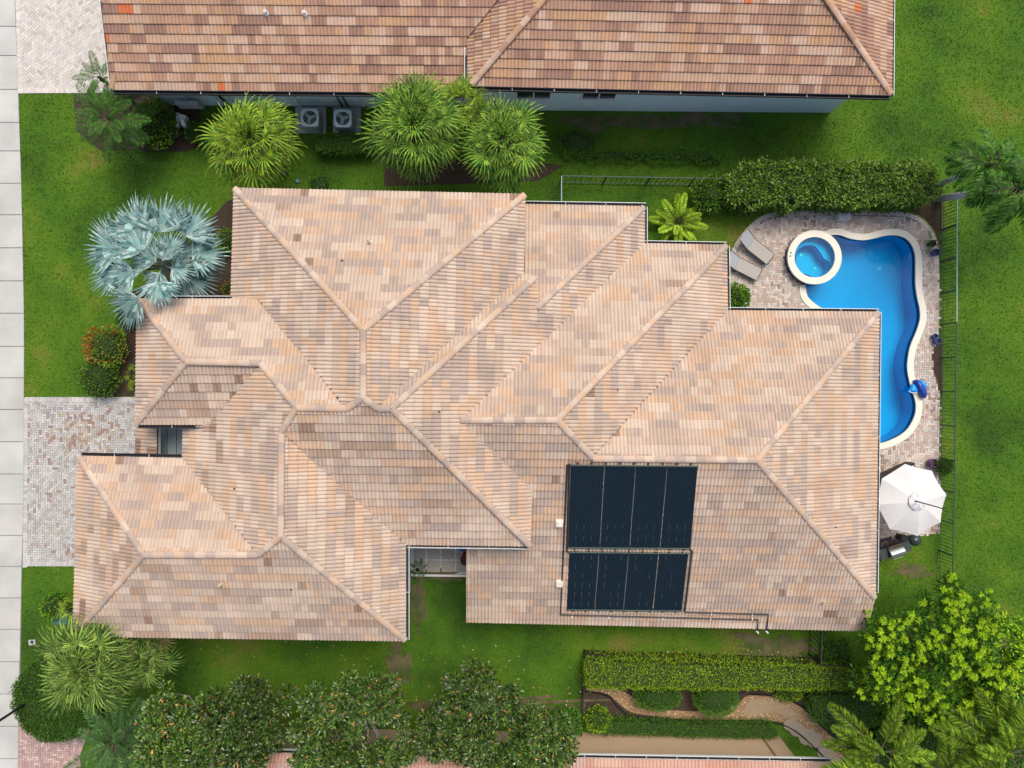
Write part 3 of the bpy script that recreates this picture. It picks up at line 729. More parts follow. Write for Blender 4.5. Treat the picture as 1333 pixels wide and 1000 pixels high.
ridges(house, PL, [((306, 246), (473, 430), 'N0', 'W0'), ((683, 254), (473, 430), 'N0', 'E0'), ((473, 518), (473, 430), 'W0', 'E0'), ((697, 361), (510, 532), 'STR', 'E1'),
 ((838, 270), (699, 401), 'N1', 'E1'), ((600, 547), (725, 547), 'N4', 'S4'), ((945, 320), (725, 547), 'N4', 'E4'), ((772, 596), (725, 547), 'E4', 'S4'), ((772, 597), (985, 599), 'N5', 'S4'),
 ((1143, 407), (985, 599), 'N5', 'E5'), ((1138, 778), (985, 599), 'E5', 'S4'), ((690, 710), (510, 532), 'E1', 'S2'), ((387, 531), (452, 532), 'S2', 'N2'), ((452, 532), (473, 518), 'S2', 'S2'),
 ((492, 532), (473, 518), 'S2', 'S2'), ((492, 532), (510, 532), 'S2', 'E0'), ((367, 562), (387, 531), 'W1', 'S2'), ((366, 698), (367, 562), 'W1', 'E3'), ((337, 722), (366, 698), 'W1', 'S3'),
 ((528, 833), (366, 698), 'E3', 'S3'), ((188, 722), (337, 722), 'N3', 'S3'), ((103, 594), (188, 722), 'N3', 'W3'), ((97, 827), (188, 722), 'W3', 'S3'), ((340, 473), (387, 531), 'N2', 'W1'),
 ((243, 471), (340, 473), 'N2', 'S2B'), ((180, 390), (243, 471), 'N2', 'W2'), ((178, 552), (243, 471), 'W2', 'S2B')], RT, [.35, .3, .2, .15])
valleys(house, PL, [((338, 390), (447, 528), 'W0', 'N2'), ((495, 528), (681, 357), 'E0', 'STR'), ((838, 318), (600, 547), 'E1', 'N4'), ((600, 547), (692, 637), 'E1', 'S4'), ((946, 404), (772, 596), 'E4', 'N5'),
 ((275, 552), (340, 474), 'W1', 'S2B'), ((239, 597), (337, 722), 'W1', 'N3'), ((528, 708), (375, 568), 'E3', 'S2')])
for (p, q, z, o, w_) in (((684, 265.5), (841, 268), LO, 'N', 1), ((839, 269), (839, 316), LO, 'E', 1), ((840, 317), (946, 319), LO, 'N', 1), ((946, 320), (947, 403), LO, 'E', 1), ((947, 404), (1144, 406), LO, 'N', 1),
                        ((1143.5, 406), (1139.5, 772), LO, 'E', 1), ((104, 593.5), (239, 596), H, 'N', 0), ((178, 553), (270, 553.5), H2, 'S', 0), ((528.5, 709), (528.5, 833), H, 'E', 1), ((200, 389.5), (300, 389.5), H2, 'N', 1), ((530, 709), (690, 711), H, 'S', 1)):
    gutter(house, p, q, z, o, bool(w_))
# entry canopy between the wings
mb = MB(); a = W(205, 548, 3.3); b = W(241, 600, 3.3)
for i in range(3):
    x0 = a.x + (b.x - a.x) * i / 3; x1 = a.x + (b.x - a.x) * (i + 1) / 3
    m2 = MB(); m2.box(((x0 + x1) / 2, (a.y + b.y) / 2, 3.25 - .02 * i), (x1 - x0 - .02, a.y - b.y, .08)); m2.build('entry_roof_panel', mat('membrane_%d' % i, (.20, .25, .27), .6, .15, 3), house)
mb.box(((W(179, 570, 3.2) + W(240, 575, 3.2)) / 2 + Vector((0.4, 0, -1.65))), (1.3, 1.3, 3.1)); mb.build('entry_wall', M_wall, house)
# roof vents and pipes
def on(f, u, v, h=0.0): p = PL[f].hit(u, v); return p + PL[f].n * h
for f, u, v in (('N0', 481, 316), ('S3', 289, 760), ('S4', 1070, 783), ('S4', 667, 665)):
    p = on(f, u, v); m2 = MB(); m2.lathe((p.x, p.y, p.z - .02), [(.10, .03), (.055, .08), (.05, .30), (.035, .30), (.035, .1)], 12); m2.build('vent_pipe', mat('vent_pvc', (.62, .56, .42), .6), house)
for u, v in ((728, 679), (728, 757)):
    p = on('S4', u, v); pl = PL['S4']; Mx = Matrix((pl.e, pl.up, pl.n)).transposed()
    m2 = MB(); m2.box(p + pl.n * .16, (.24, .22, .14), M=Mx); m2.box(p + pl.n * .08, (.3, .3, .03), M=Mx); m2.build('roof_vent', mat('vent_white', (.72, .68, .58), .5), house)
for f, u, v in (('E5', 1086, 686), ('E4', 803, 508), ('W0', 447, 340), ('E1', 571, 536), ('S3', 380, 766), ('W1', 307, 636)):
    p = on(f, u, v, .07); m2 = MB(); m2.lathe((p.x, p.y, p.z), [(.03, -.05), (.035, .03), (.001, .05)], 6); m2.build('roof_bolt', M_black, house)

# ---- courtyard
yard = sheet('courtyard', [px([(529, 700), (640, 700), (640, 749), (529, 749)])], .012, mat('pale_grout', (.52, .58, .60), .8, .06), kind='structure')
xs = [537.5, 555, 574, 593, 612, 630]; ys = [690, 709.5, 729, 745.5]
Mt = [mat('court_tile_%d' % i, c, .7, .1, 2, fine=.08) for i, c in enumerate(((.36, .34, .31), (.40, .37, .33), (.33, .32, .30)))]
for i in range(5):
    for j in range(3):
        m2 = MB(); m2.prism(px([(xs[i] + .9, ys[j] + .9), (xs[i + 1] - .9, ys[j] + .9), (xs[i + 1] - .9, ys[j + 1] - .9), (xs[i] + .9, ys[j + 1] - .9)]), .01, .034); m2.build('floor_tile', random.choice(Mt), yard)
m2 = MB(); m2.prism(px([(536, 747), (640, 748), (640, 750.5), (536, 749.5)]), 0, .12); m2.build('courtyard_kerb', M_white, None, kind='structure')

# ---- pool heater on the roof
heater = empty('solar_pool_heater', on('S4', 818, 700), 'black two-bank solar pool heating mats with pipes on the south roof slope', 'solar heater')
pl4 = PL['S4']
def quad_panel(c4, name='collector_panel'):
    P = [pl4.hit(*c) + pl4.n * .10 for c in c4]      # tl,tr,br,bl
    k = 15; bm = MB()
    Q = [p - pl4.n * .03 for p in P]
    bm.add(P + Q, [[3, 2, 1, 0], [0, 1, 5, 4], [1, 2, 6, 5], [2, 3, 7, 6], [3, 0, 4, 7]], 0)
    for i in range(k):
        t = (i + .5) / k; a = P[0].lerp(P[1], t); b = P[3].lerp(P[2], t); bm.tube([a, b], .022, 4, mi=1, cap=False)
    bm.build(name, [M_solar, M_solar2], heater)
def seamx(pts): return pts
m1t = [(742.5, 604), (786.6, 604.5), (827, 605), (868, 605), (908, 605.5)]; m1b = [(738.8, 711), (780.6, 711.3), (819.4, 711.6), (858.7, 711.8), (898.5, 712)]
m2t = [(740.3, 717), (779.5, 717.5), (818, 718), (857, 718), (896, 718.5)]; m2b = [(737, 791.5), (774, 792), (811.2, 792.5), (849.4, 793), (887, 793)]
for T, B in ((m1t, m1b), (m2t, m2b)):
    for i in range(4):
        g = .45; quad_panel([(T[i][0] + g, T[i][1]), (T[i + 1][0] - g, T[i + 1][1]), (B[i + 1][0] - g, B[i + 1][1]), (B[i][0] + g, B[i][1])])
    for i in (1, 2, 3):
        a = pl4.hit(T[i][0], T[i][1] + 6) + pl4.n * .09; b = pl4.hit(B[i][0], B[i][1] - 6) + pl4.n * .09
        m_ = MB(); m_.tube([a, b], .010, 4); m_.build('seam_strip', M_gap, heater)
    for row in (T, B):
        m_ = MB(); m_.tube([pl4.hit(*row[0]) + pl4.n * .12, pl4.hit(*row[-1]) + pl4.n * .12], .034, 8); m_.build('header_pipe', M_darkgreen, heater)
# pale strips painted in as glints between the tubes, and brackets along headers
fl = MB()
for j in range(1, 16):
    if j % 4 == 0: continue
    t = j / 16.0
    for s in range(6):
        if random.random() < (.85 if j < 4 else .55 if s in (0, 5) else .25):
            a = Vector(m2t[0]).lerp(Vector(m2t[-1]), t); b = Vector(m2b[0]).lerp(Vector(m2b[-1]), t)
            p = pl4.hit(*a.lerp(b, (s + .25) / 6.2)) + pl4.n * .128; q = pl4.hit(*a.lerp(b, (s + .75) / 6.2)) + pl4.n * .128; fl.tube([p, q], .006, 3)
    for s in (3.6, 4.3):
        a = Vector(m1t[0]).lerp(Vector(m1t[-1]), t); b = Vector(m1b[0]).lerp(Vector(m1b[-1]), t)
        p = pl4.hit(*a.lerp(b, s / 5)) + pl4.n * .128; q = pl4.hit(*a.lerp(b, (s + .25) / 5)) + pl4.n * .128; fl.tube([p, q], .005, 3)
fl.build('tube_glint', mat('glint_grey', (.12, .17, .19), .6), heater)
br = MB()
for row, dy in ((m1t, -3), (m1b, 1.4), (m2t, -.8), (m2b, 1.4)):
    for i in range(9):
        a = Vector(row[0]).lerp(Vector(row[-1]), (i + .5) / 9); p = pl4.hit(a[0], a[1] + dy) + pl4.n * .10; br = MB(); br.box(p, (.07, .07, .07)); br.build('mounting_clip', M_black, heater)
pipes = [[(738, 603), (729.5, 798), (986, 804.5), (984.5, 818)], [(890, 794.5), (999, 797.5), (997, 818)], [(741, 602), (737.5, 715.5), (741, 716)], [(897, 713.5), (900, 714.5), (890.5, 793)]]
for pp in pipes:
    m_ = MB(); m_.tube([pl4.hit(*p) + pl4.n * .12 for p in pp], .034, 8); m_.build('feed_pipe', mat('pipe_black', (.02, .022, .028), .45), heater)
for u, v in ((984, 820), (996.5, 820)):
    p = pl4.hit(u, v); m_ = MB(); m_.tube([p + pl4.n * .12 + Vector((0, .02, 0)), p + Vector((.1, -.14, .0)), p + Vector((.16, -.16, -.6)), (p.x + .16, p.y - .16, .1)], .035, 8); m_.build('white_downpipe', M_white, heater)
for pp in ((744, 800), (792, 801), (862, 802.3), (924, 803), (1078 - 100, 803), (925, 796), (978, 797.5)):
    p = pl4.hit(*pp) + pl4.n * .13; m_ = MB(); m_.box(p, (.03, .11, .04)); m_.build('pipe_strap', M_white, heater)

# ---- north neighbour
nh = empty('north_house', (0, 14, 0), 'neighbouring house with brown clay tile roof and pale blue wall above the lawn', 'house')
mb = MB(); 
a = W(150, 117, 3.5); b = W(1159, 124, 3.5)
mb.box((-7.2, 12.5 + 6, 1.62), (16.6, 12, 3.24), R(-.4)); mb.box((6.35, 12.3 + 6, 2.0), (16.1, 12.05, 3.98), R(-.45)); mb.build('wall', M_walln, nh)
PLN = build_roof(nh, NFACES, NANCH, NTILE, NT_W, 300, runp=.5)
RN = [NTILE[i] for i in (0, 4, 1, 6)]
for nm_, (p, q), o1, o2 in (('A', ((125, -70), (704, -70)), 0, 0), ('B', ((765, -70), (1027, -70)), 6.2, 5.4)):
    a = PLN[nm_].hit(*p) + Vector((0, 0, .02)); b = PLN[nm_].hit(*q) + Vector((0, 0, .02)); dz = a.z - 3.4; dy = dz / .417
    m2 = MB(); k_ = [a, b, b + Vector((o2, dy, -dz)), a + Vector((-o1 * .3, dy, -dz))]; k_ += [x - Vector((0, 0, .15)) for x in k_]
    m2.add(k_, [[0, 1, 2, 3][::-1], [4, 5, 6, 7], [2, 3, 7, 6], [0, 3, 7, 4], [1, 2, 6, 5]]); m2.build('rear_roof_slope', NTILE[1], nh)
ridges(nh, PLN, [((614, 111), (708, 0), 'B', 'C'), ((708, 0), (765, -70), 'B', 'C'), ((1159, 123), (1075, 0), 'B', 'E'), ((1075, 0), (1027, -70), 'B', 'E'), ((765, -70), (1027, -70), 'B', 'B'), ((125, -70), (704, -70), 'A', 'A'), ((146, 116), (149, 98), 'A', 'A')], RN, [.35, .3, .15, .2])
valleys(nh, PLN, [((608, 50), (648, 0), 'A', 'C'), ((648, 0), (704, -70), 'A', 'C')])
gutter(nh, (146, 118), (608, 122), 3.5, 'S', False, straps=1.6); gutter(nh, (612, 113), (1160, 125), 4.2, 'S', False, straps=1.6); gutter(nh, (1160, 124), (1161.5, -70), 4.2, 'E', True); gutter(nh, (608, 52), (607.5, 111), 4.2, 'W', True, w=.08)
gutter(nh, (144.5, 117), (131, 0), 3.6, 'W', True, w=.03)
for u, v, k_ in ((348, 19, 1), (398, 20, 1)):
    p = PLN['A'].hit(u, v); m2 = MB(); m2.lathe((p.x, p.y, p.z), [(.10, .0), (.09, .1), (.06, .14), (.06, .28), (.03, .28), (.03, .1)], 12); m2.build('vent_pipe', M_white, nh)
def wwin(xc, w, yw, z0, z1, rz):
    wd = MB(); fr = .05; g = MB(); zc = (z0 + z1) / 2; h = z1 - z0
    for dx in (-w / 2, 0, w / 2): wd.box((xc + dx, yw - .03, zc), (.06, .08, h + .06), rz)
    wd.box((xc, yw - .03, z1), (w, .08, .06), rz); wd.box((xc, yw - .05, z0), (w + .16, .14, .06), rz)
    f = wd.build('window', M_white, nh)
    for s in (-1, 1):
        g = MB(); g.box((xc + s * w / 4, yw - .015, zc), (w / 2 - .06, .03, h), rz); g.build('pane', M_glass, f)
yw = lambda x: 12.3 - .0 - (x - 6.35) * math.tan(R(.45)) - .02
wwin(3.70, 1.45, yw(3.7), 1.45, 2.5, R(-.45)); wwin(.92, 1.45, yw(.92), 1.45, 2.5, R(-.45))
ywl = lambda x: 12.5 - (x + 7.2) * math.tan(R(.4))
for x in (-14.3, -13.0, -12.7, -12.4, -7.6, -7.35, -6.7, -9.5):
    m2 = MB(); m2.tube([(x, ywl(x) - .06, 0.1), (x, ywl(x) - .06, 3.2)], .035 if x != -12.7 else .05, 6); m2.build('wall_pipe', M_black if x in (-7.6, -7.35, -12.7) else M_walln, nh)
# AC units
def ac(u, v, label):
    z = .95; c = W(u, v, z); e = empty('air_conditioner', (c.x, c.y, 0), label, 'air conditioner', 'air conditioners by the neighbour wall')
    s = .38; m2 = MB(); P = [(c.x + s * x, c.y + s * y) for x, y in ((-1, -.8), (-.8, -1), (.8, -1), (1, -.8), (1, .8), (.8, 1), (-.8, 1), (-1, .8))]
    m2.prism(P, .1, .9); m2.build('housing', mat('ac_grey', (.28, .34, .36), .5, .1), e)
    Cc = circ(c, .30, 24); m2 = MB(); Pc = [(c.x + .385 * max(-1, min(1, 1.25 * math.cos(2 * math.pi * i / 24))), c.y + .385 * max(-1, min(1, 1.25 * math.sin(2 * math.pi * i / 24)))) for i in range(24)]
    ring(m2, Cc, Pc, .9, .95); m2.build('top_panel', mat('ac_top', (.58, .70, .78), .5, .05), e)
    m2 = MB(); m2.prism(Cc, .901, .905); m2.build('fan_well', M_black, e)
    for k in range(3):
        m2 = MB(); a = 2.1 * k + .3; m2.box((c.x + .16 * math.cos(a), c.y + .16 * math.sin(a), .925), (.2, .13, .01), a); m2.build('fan_blade', mat('fan_grey', (.3, .36, .4), .4), e)
    m2 = MB(); m2.lathe((c.x, c.y, .905), [(.07, 0), (.07, .05), (.001, .055)], 12); m2.build('fan_hub', mat('fan_hub', (.45, .5, .52), .4), e)
    for r_ in (.1, .17, .24):
        m2 = MB(); P = circ(c, r_, 20); m2.tube([(*p, .952) for p in P + P[:1]], .005, 4, cap=False); m2.build('fan_guard', M_gut, e)
ac(403, 153, 'air conditioner partly under the left fan palm leaves by the wall'); ac(446, 154, 'fully visible air conditioner between the fan palms by the wall')
m2 = MB(); m2.prism(px([(385, 140), (425, 140), (425, 174), (385, 174)]), 0, .09); m2.prism(px([(434, 140), (470, 140), (470, 174), (434, 174)]), 0, .09); m2.build('concrete_pad', M_conc2, None, kind='structure')
fl_ = empty('water_softener', W(256, 155), 'white water filter housings with pipes near the neighbour wall', 'water filter')
for i, (u, v, sx, sy, r_) in enumerate(((231, 156, .12, .62, 0), (238.5, 153, .3, .18, -15), (239, 160, .16, .34, 18))):
    c = W(u, v, .6); m2 = MB(); m2.box((c.x, c.y, .55), (sx, sy, .3 if i else .12), R(r_)); m2.build('filter_housing', M_gut, fl_)
c = W(250, 140, .6); m2 = MB(); m2.box((c.x, c.y, .9), (.95, .16, .5)); m2.box((c.x - .2, c.y + .3, .35), (1.0, .3, .7)); m2.build('filter_cabinet', M_conc2, fl_)
c = W(229, 172); m2 = MB(); m2.box((c.x, c.y, .04), (.28, .42, .08)); m2.build('stepping_stone', mat('brown_stone', (.16, .12, .09), .9), None, label='small brown stepping stone beside the white water filter', cat='stepping stone')

# ---- south neighbour
sh = empty('south_house', (1, -17, 0), 'southern neighbour with tan wall and pink tiled roof edge under the magnolias', 'house')
PLS = build_roof(sh, SFACES, {}, PTILE, [.3, .25, .2, .25], 160)
mb = MB(); rz = R(-.93); c0 = W(650, 952); cx_ = (c0.x + 11.95) / 2
yb = lambda x: -15.83 + (11.9 - x) * math.tan(R(.93))
mb.box((0.0, yb(0) - 4, 1.38), (23.9, 8, 2.76), rz); mb.build('wall', M_tan, sh)
mb = MB(); mb.box((11.2, yb(11.2) + .03, 1.38), (.07, .06, 2.7)); mb.build('wall_trim', mat('trim_brown', (.30, .20, .12), .8), sh)
gutter(sh, (280, 978.5), (1082, 991.5), 3.0, 'N', True)
for u, v in ((499, 972), (671, 978)):
    x = W(u, v, 1.8).x; z0, z1 = 1.1, 2.3; wd = MB(); wd.box((x, yb(x) + .03, 1.7), (.9, .06, 1.1), rz); f = wd.build('window', M_white, sh); g = MB(); g.box((x, yb(x) + .065, 1.7), (.78, .02, .98), rz); g.build('pane', mat('pane_green', (.05, .12, .11), .15), f)

# ------------------------------------------------------------------ fences
def fence(name, pts, h, mrail, mpost, label, post_every=1.6, pick=.13, group=None, mpick=None):
    P = [W(*p, h) for p in pts]; P = [Vector((p.x, p.y, 0)) for p in P]
    e = empty(name, P[0], label, 'fence', group)
    for i in range(len(P) - 1):
        a, b = P[i], P[i + 1]; d = (b - a); L_ = d.length; d.normalize(); az = math.atan2(d.y, d.x)
        for zz, th, mrail in ((h, .04, mrail), (.12, .03, mpost)):
            m2 = MB(); m2.box((a + b) / 2 + Vector((0, 0, zz)), (L_ + .03, th, th * .8), az); m2.build('rail', mrail, e)
        k = max(1, round(L_ / post_every))
        me = None
        for j in range(k + 1):
            c = a + d * (L_ * j / k)
            if j == 0 and i > 0: continue
            m2 = MB(); m2.box(c + Vector((0, 0, h / 2 - .03)), (.055, .055, h - .06), az); m2.build('post', mpost, e)
        n_ = int(L_ / pick); 
        pm = bpy.data.meshes.new('picket'); t = MB(); t.box((0, 0, 0), (.018, .018, h - .16), az); pm.from_pydata(t.v, [], t.f); pm.materials.append(mpick or mpost)
        for j in range(1, n_):
            o = bpy.data.objects.new('picket', pm); COL.objects.link(o); o.parent = e; o.location = a + d * (L_ * j / n_) + Vector((0, 0, h / 2 + .03)) - e.location
    return e
fence('garden_fence', [(1246, 250), (1245.5, 420), (1243, 600), (1240, 765)], 1.08, M_teal, M_darkgreen, 'long picket fence with pale top rail along the east side of the pool patio', mpick=M_darkgreen, post_every=1.55, pick=.15)
fence('garden_fence', [(731, 266), (731, 229), (905, 232), (1100, 236), (1230, 240)], 1.08, M_teal, M_darkgreen, 'low pale railed fence on the lawn north of the main house roof', pick=.22, post_every=2.3)
fence('garden_fence', [(757, 958), (762, 852), (1068, 862)], .6, M_black, M_black, 'black fence along the long clipped yellow green hedge', pick=.2)
fence('garden_fence', [(1071, 800), (1069, 866), (1112, 867)], 1.3, M_darkgreen, M_black, 'short dark green fence corner south of the main roof by the bright lime tree', pick=.2)

# ------------------------------------------------------------------ patio things
def lounger(u, v, ang, label):
    c = W(u, v, .35); e = empty('sun_lounger', (c.x, c.y, 0), label, 'sun lounger', 'sun loungers on the pool patio')
    M = Matrix.Rotation(ang, 3, 'Z'); T = lambda x, y, z: M @ Vector((x, y, z)) + Vector((c.x, c.y, 0))
    w = .29
    m2 = MB(); q = [T(0, -w, .36), T(1.12, -w, .33), T(1.12, w, .33), T(0, w, .36)]; q2 = [p - Vector((0, 0, .02)) for p in q]
    m2.add(q + q2, [[0, 1, 2, 3], [7, 6, 5, 4], [0, 4, 5, 1], [1, 5, 6, 2], [2, 6, 7, 3], [3, 7, 4, 0]]); m2.build('seat', M_sling, e)
    m2 = MB(); q = [T(-.01, w, .37), T(-.55, w, .74), T(-.55, -w, .74), T(-.01, -w, .37)]; q2 = [p - M @ Vector((.01, 0, .02)) for p in q]
    m2.add(q + q2, [[0, 1, 2, 3], [7, 6, 5, 4], [0, 4, 5, 1], [1, 5, 6, 2], [2, 6, 7, 3], [3, 7, 4, 0]]); m2.build('backrest', M_slingb, e)
    for s in (-1, 1):
        m2 = MB(); m2.tube([T(-.55, s * w, .73), T(0, s * w, .35), T(1.14, s * w, .32)], .02, 6); m2.build('side_rail', mat('frame_brown', (.06, .05, .045), .4), e)
        for x in (.1, 1.0):
            m2 = MB(); m2.tube([T(x, s * (w - .02), .33), T(x + .03, s * (w - .02), .03)], .02, 6); m2.build('leg', M_black, e)
    m2 = MB(); m2.tube([T(1.13, -w, .32), T(1.13, w, .32)], .02, 6); m2.build('foot_rail', M_black, e)
lounger(977.5, 317.5, math.atan2(-19, 24.5), 'sun lounger closer to the round spa, backrest raised'); lounger(959.5, 343, math.atan2(-14, 28), 'sun lounger nearer the round bush and the main roof edge')
# parasol
uc = W(1186, 651, 2.35); um = empty('patio_umbrella', (uc.x, uc.y, 0), 'large white octagonal patio umbrella with dark mast through its hub', 'umbrella')
ap = Vector((uc.x + .03, uc.y, 2.78)); rim = [W(u, v, 2.32) for u, v in ((1178, 604), (1213, 613), (1232, 644), (1224.5, 680), (1194.5, 698), (1158.5, 689), (1141, 657), (1148, 623))]
for i in range(8):
    a, b = rim[i], rim[(i + 1) % 8]; k = 5; vs = [ap]; fs = []
    for r_ in range(1, k + 1):
        t = r_ / k
        for s in range(5):
            q = a.lerp(b, s / 4); p = ap.lerp(q, t); sg = math.sin(math.pi * s / 4) * t; p.z -= .05 * sg * t; p -= (q - ap) * (.02 * sg * t * t); p.z += .05 * math.sin(math.pi * t)
            vs.append(p)
    for s in range(4): fs.append([0, 1 + s + 1, 1 + s][::-1])
    for r_ in range(k - 1):
        for s in range(4): b0 = 1 + r_ * 5 + s; fs.append([b0, b0 + 5, b0 + 6, b0 + 1])
    fs += []
    np_obj('canopy_panel', [tuple(v) for v in vs], fs, M_canvas, um)
    m2 = MB(); m2.tube([ap.lerp(a, t) + Vector((0, 0, .05 * math.sin(math.pi * t) - .03)) for t in (0, .25, .5, .75, 1)], .01, 5); m2.build('rib', M_black, um)
m2 = MB(); m2.lathe((ap.x, ap.y, 2.72), [(.36, .045), (.27, .09), (.08, .15), (.001, .16)], 16)
m2.v = [(x, y, z + (.03 * math.sin(9 * math.atan2(y - ap.y, x - ap.x)) if z < 2.85 else 0)) for x, y, z in m2.v]; m2.build('vent_cap', mat('vent_cap_grey', (.6, .6, .61), .85), um)
m2 = MB(); pp = W(1193, 652.5, 2.9); m2.tube([(pp.x, pp.y, .05), (pp.x, pp.y, 2.9), (pp.x + .02, pp.y, 4.75)], [.03, .028, .02], 8); m2.build('mast', M_black, um)
m2 = MB(); m2.lathe((pp.x, pp.y, .03), [(.3, 0), (.3, .06), (.05, .1), (.05, .3)], 16); m2.build('base', M_black, um)
# sofa
cs = W(1166, 622, .4); sf = empty('patio_sofa', (cs.x, cs.y, 0), 'dark framed patio sofa with beige cushions half under the white umbrella', 'sofa')
an = R(24); M = Matrix.Rotation(an, 3, 'Z')
def sb(name, x, y, z, sx, sy, sz, m, parent=sf):
    m2 = MB(); p = M @ Vector((x, y, 0)) + cs; m2.box((p.x, p.y, z), (sx, sy, sz), an); return m2.build(name, m, parent)
sb('frame', 0, 0, .2, 1.7, .75, .24, M_black); sb('backrest', 0, .36, .55, 1.7, .07, .5, M_black)
for x in (-.84, .84): sb('armrest', x, 0, .5, .07, .75, .35, M_black)
for x in (-.42, .42): sb('cushion', x, -.02, .39, .78, .64, .14, M_beige); sb('back_cushion', x, .26, .6, .72, .14, .36, M_beige)
sb('foot_stool', -1.25, -.45, .25, .5, .7, .35, M_beige)
# grill
cg = W(1166, 717, .9); gr = empty('gas_grill', (cg.x, cg.y, 0), 'steel lidded gas grill with dark side shelves behind the house corner', 'grill')
ag = R(18); Mg = Matrix.Rotation(ag, 3, 'Z')
def gb(name, x, y, z, sx, sy, sz, m, par=gr, rot=0):
    m2 = MB(); p = Mg @ Vector((x, y, 0)) + cg; m2.box((p.x, p.y, z), (sx, sy, sz), ag + rot); return m2.build(name, m, par)
gb('cabinet', 0, 0, .42, .62, .5, .8, M_black); gb('firebox', .0, .03, .86, .66, .5, .12, M_black)
m2 = MB()
vs = []; n = 9
for x in (-.31, .31):
    for j in range(n): a = math.pi * j / (n - 1); vs.append(Mg @ Vector((x, -.06 - .2 * math.cos(a), 0)) + Vector((cg.x, cg.y, .92 + .2 * math.sin(a))))
m2.add(vs, [[j, j + 1, j + 1 + n, j + n] for j in range(n - 1)] + [list(range(n)), list(range(n, 2 * n))]); m2.build('lid', M_steel, gr, smooth=False)
m2 = MB(); m2.tube([Mg @ Vector((x, -.30, 0)) + Vector((cg.x, cg.y, 1.0)) for x in (-.25, .25)], .015, 6); m2.build('lid_handle', M_steel, gr)
for s in (-1, 1): gb('side_shelf', s * .52, -.0, .84, .36, .46, .04, mat('shelf_dark', (.035, .05, .055), .5), gr)
m2 = MB(); cpx = lambda x, y: Mg @ Vector((x, y, 0)) + Vector((cg.x, cg.y, 1.0))
m2.tube([cpx(-.28, .05), cpx(-.28, .24), cpx(.28, .24), cpx(.28, .05)], .012, 5); m2.build('warming_rack', mat('copper_rod', (.5, .25, .12), .4, metal=.5), gr)
gb('rear_table', -.28, .42, .7, .75, .34, .05, M_black); 
m2 = MB(); m2.tube([cpx(-.5, .33) - Vector((0, 0, .2)), cpx(-.42, .5) - Vector((0, 0, .1)), cpx(-.25, .5) - Vector((0, 0, .1)), cpx(-.2, .33) - Vector((0, 0, .2))], .012, 5); m2.build('table_handle', mat('copper_rod2', (.5, .25, .12), .4, metal=.5), gr)
ck = W(1194, 704, .8); kt = empty('kettle_barbecue', (ck.x, ck.y, 0), 'round black kettle barbecue at the lower edge of the white umbrella', 'barbecue')
m2 = MB(); m2.lathe((ck.x, ck.y, .62), [(.02, -.22), (.2, -.17), (.28, 0), (.27, .06), (.2, .16), (.08, .22), (.001, .23)], 20); m2.build('bowl', mat('enamel_dark', (.03, .05, .05), .3), kt, smooth=True)
for k in range(3):
    a = 2.09 * k; m2 = MB(); m2.tube([(ck.x + .12 * math.cos(a), ck.y + .12 * math.sin(a), .5), (ck.x + .28 * math.cos(a), ck.y + .28 * math.sin(a), .02)], .014, 5); m2.build('leg', M_black, kt)
m2 = MB(); m2.lathe((ck.x - .1, ck.y + .06, .84), [(.035, -.04), (.035, .02), (.001, .03)], 8); m2.build('lid_handle', M_beige, kt)
m2 = MB(); p = W(1180, 702, .6); m2.box((p.x, p.y, .6), (.5, .35, .05), R(-10)); m2.box((p.x, p.y, .3), (.3, .25, .55), R(-10)); m2.build('side_table', M_black, None, label='small black side table between the grill and the umbrella edge', cat='side table')
# blue pool cleaner / float
cf = W(1193, 507, .2); ff = empty('pool_float', (cf.x, cf.y, .05), 'bright blue fish-like inflatable float lying on the pool coping', 'pool float')
def lump(name, pts_, z0, z1, m, par):
    P = smooth_loop(px(pts_, .15), 3); n_ = len(P); c = np.mean(P, 0); vs = []; L3 = [(1, z0), (1.03, (z0 + z1) / 2), (.8, z1 * .9 + z0 * .1), (.4, z1), ]
    for s, z in L3: vs += [(c[0] + (p[0] - c[0]) * s, c[1] + (p[1] - c[1]) * s, z) for p in P]
    vs.append((c[0], c[1], z1 + .01)); fs = []
    for k in range(3):
        for i in range(n_): fs.append([k * n_ + i, k * n_ + (i + 1) % n_, (k + 1) * n_ + (i + 1) % n_, (k + 1) * n_ + i])
    for i in range(n_): fs.append([3 * n_ + i, 3 * n_ + (i + 1) % n_, 4 * n_])
    return np_obj(name, vs, fs, m, par, smooth=True)
lump('fin', [(1196, 496), (1202, 496), (1205.5, 504), (1202, 507.5), (1198, 503)], .08, .3, M_ltblue, ff)
lump('body', [(1189.5, 495.5), (1195, 495.5), (1201, 504), (1204, 511), (1203.5, 517.5), (1199, 517.5), (1195.5, 511), (1191.5, 505)], .09, .42, M_blue, ff)
lump('head', [(1186, 502), (1189, 500), (1193, 505), (1195, 509), (1191, 511), (1187, 510), (1182.5, 509.5), (1184, 507)], .08, .28, M_ltblue, ff)
m2 = MB(); m2.tube([W(1183, 509.5, .25), W(1188, 511.8, .22), W(1194, 511.5, .25)], .02, 6); m2.build('white_trim', M_white, ff)
# skimmer / box at hedge
cb = W(1099.5, 281, .4); bx = empty('patio_box', (cb.x, cb.y, .0), 'light grey equipment box against the long glossy hedge by the patio', 'box')
m2 = MB(); m2.box((cb.x, cb.y, .18), (.5, .34, .3)); m2.build('box_body', M_gut, bx); m2 = MB(); m2.box((cb.x + .01, cb.y + .02, .36), (.54, .38, .06)); m2.build('lid', mat('box_lid', (.45, .47, .5), .6), bx)

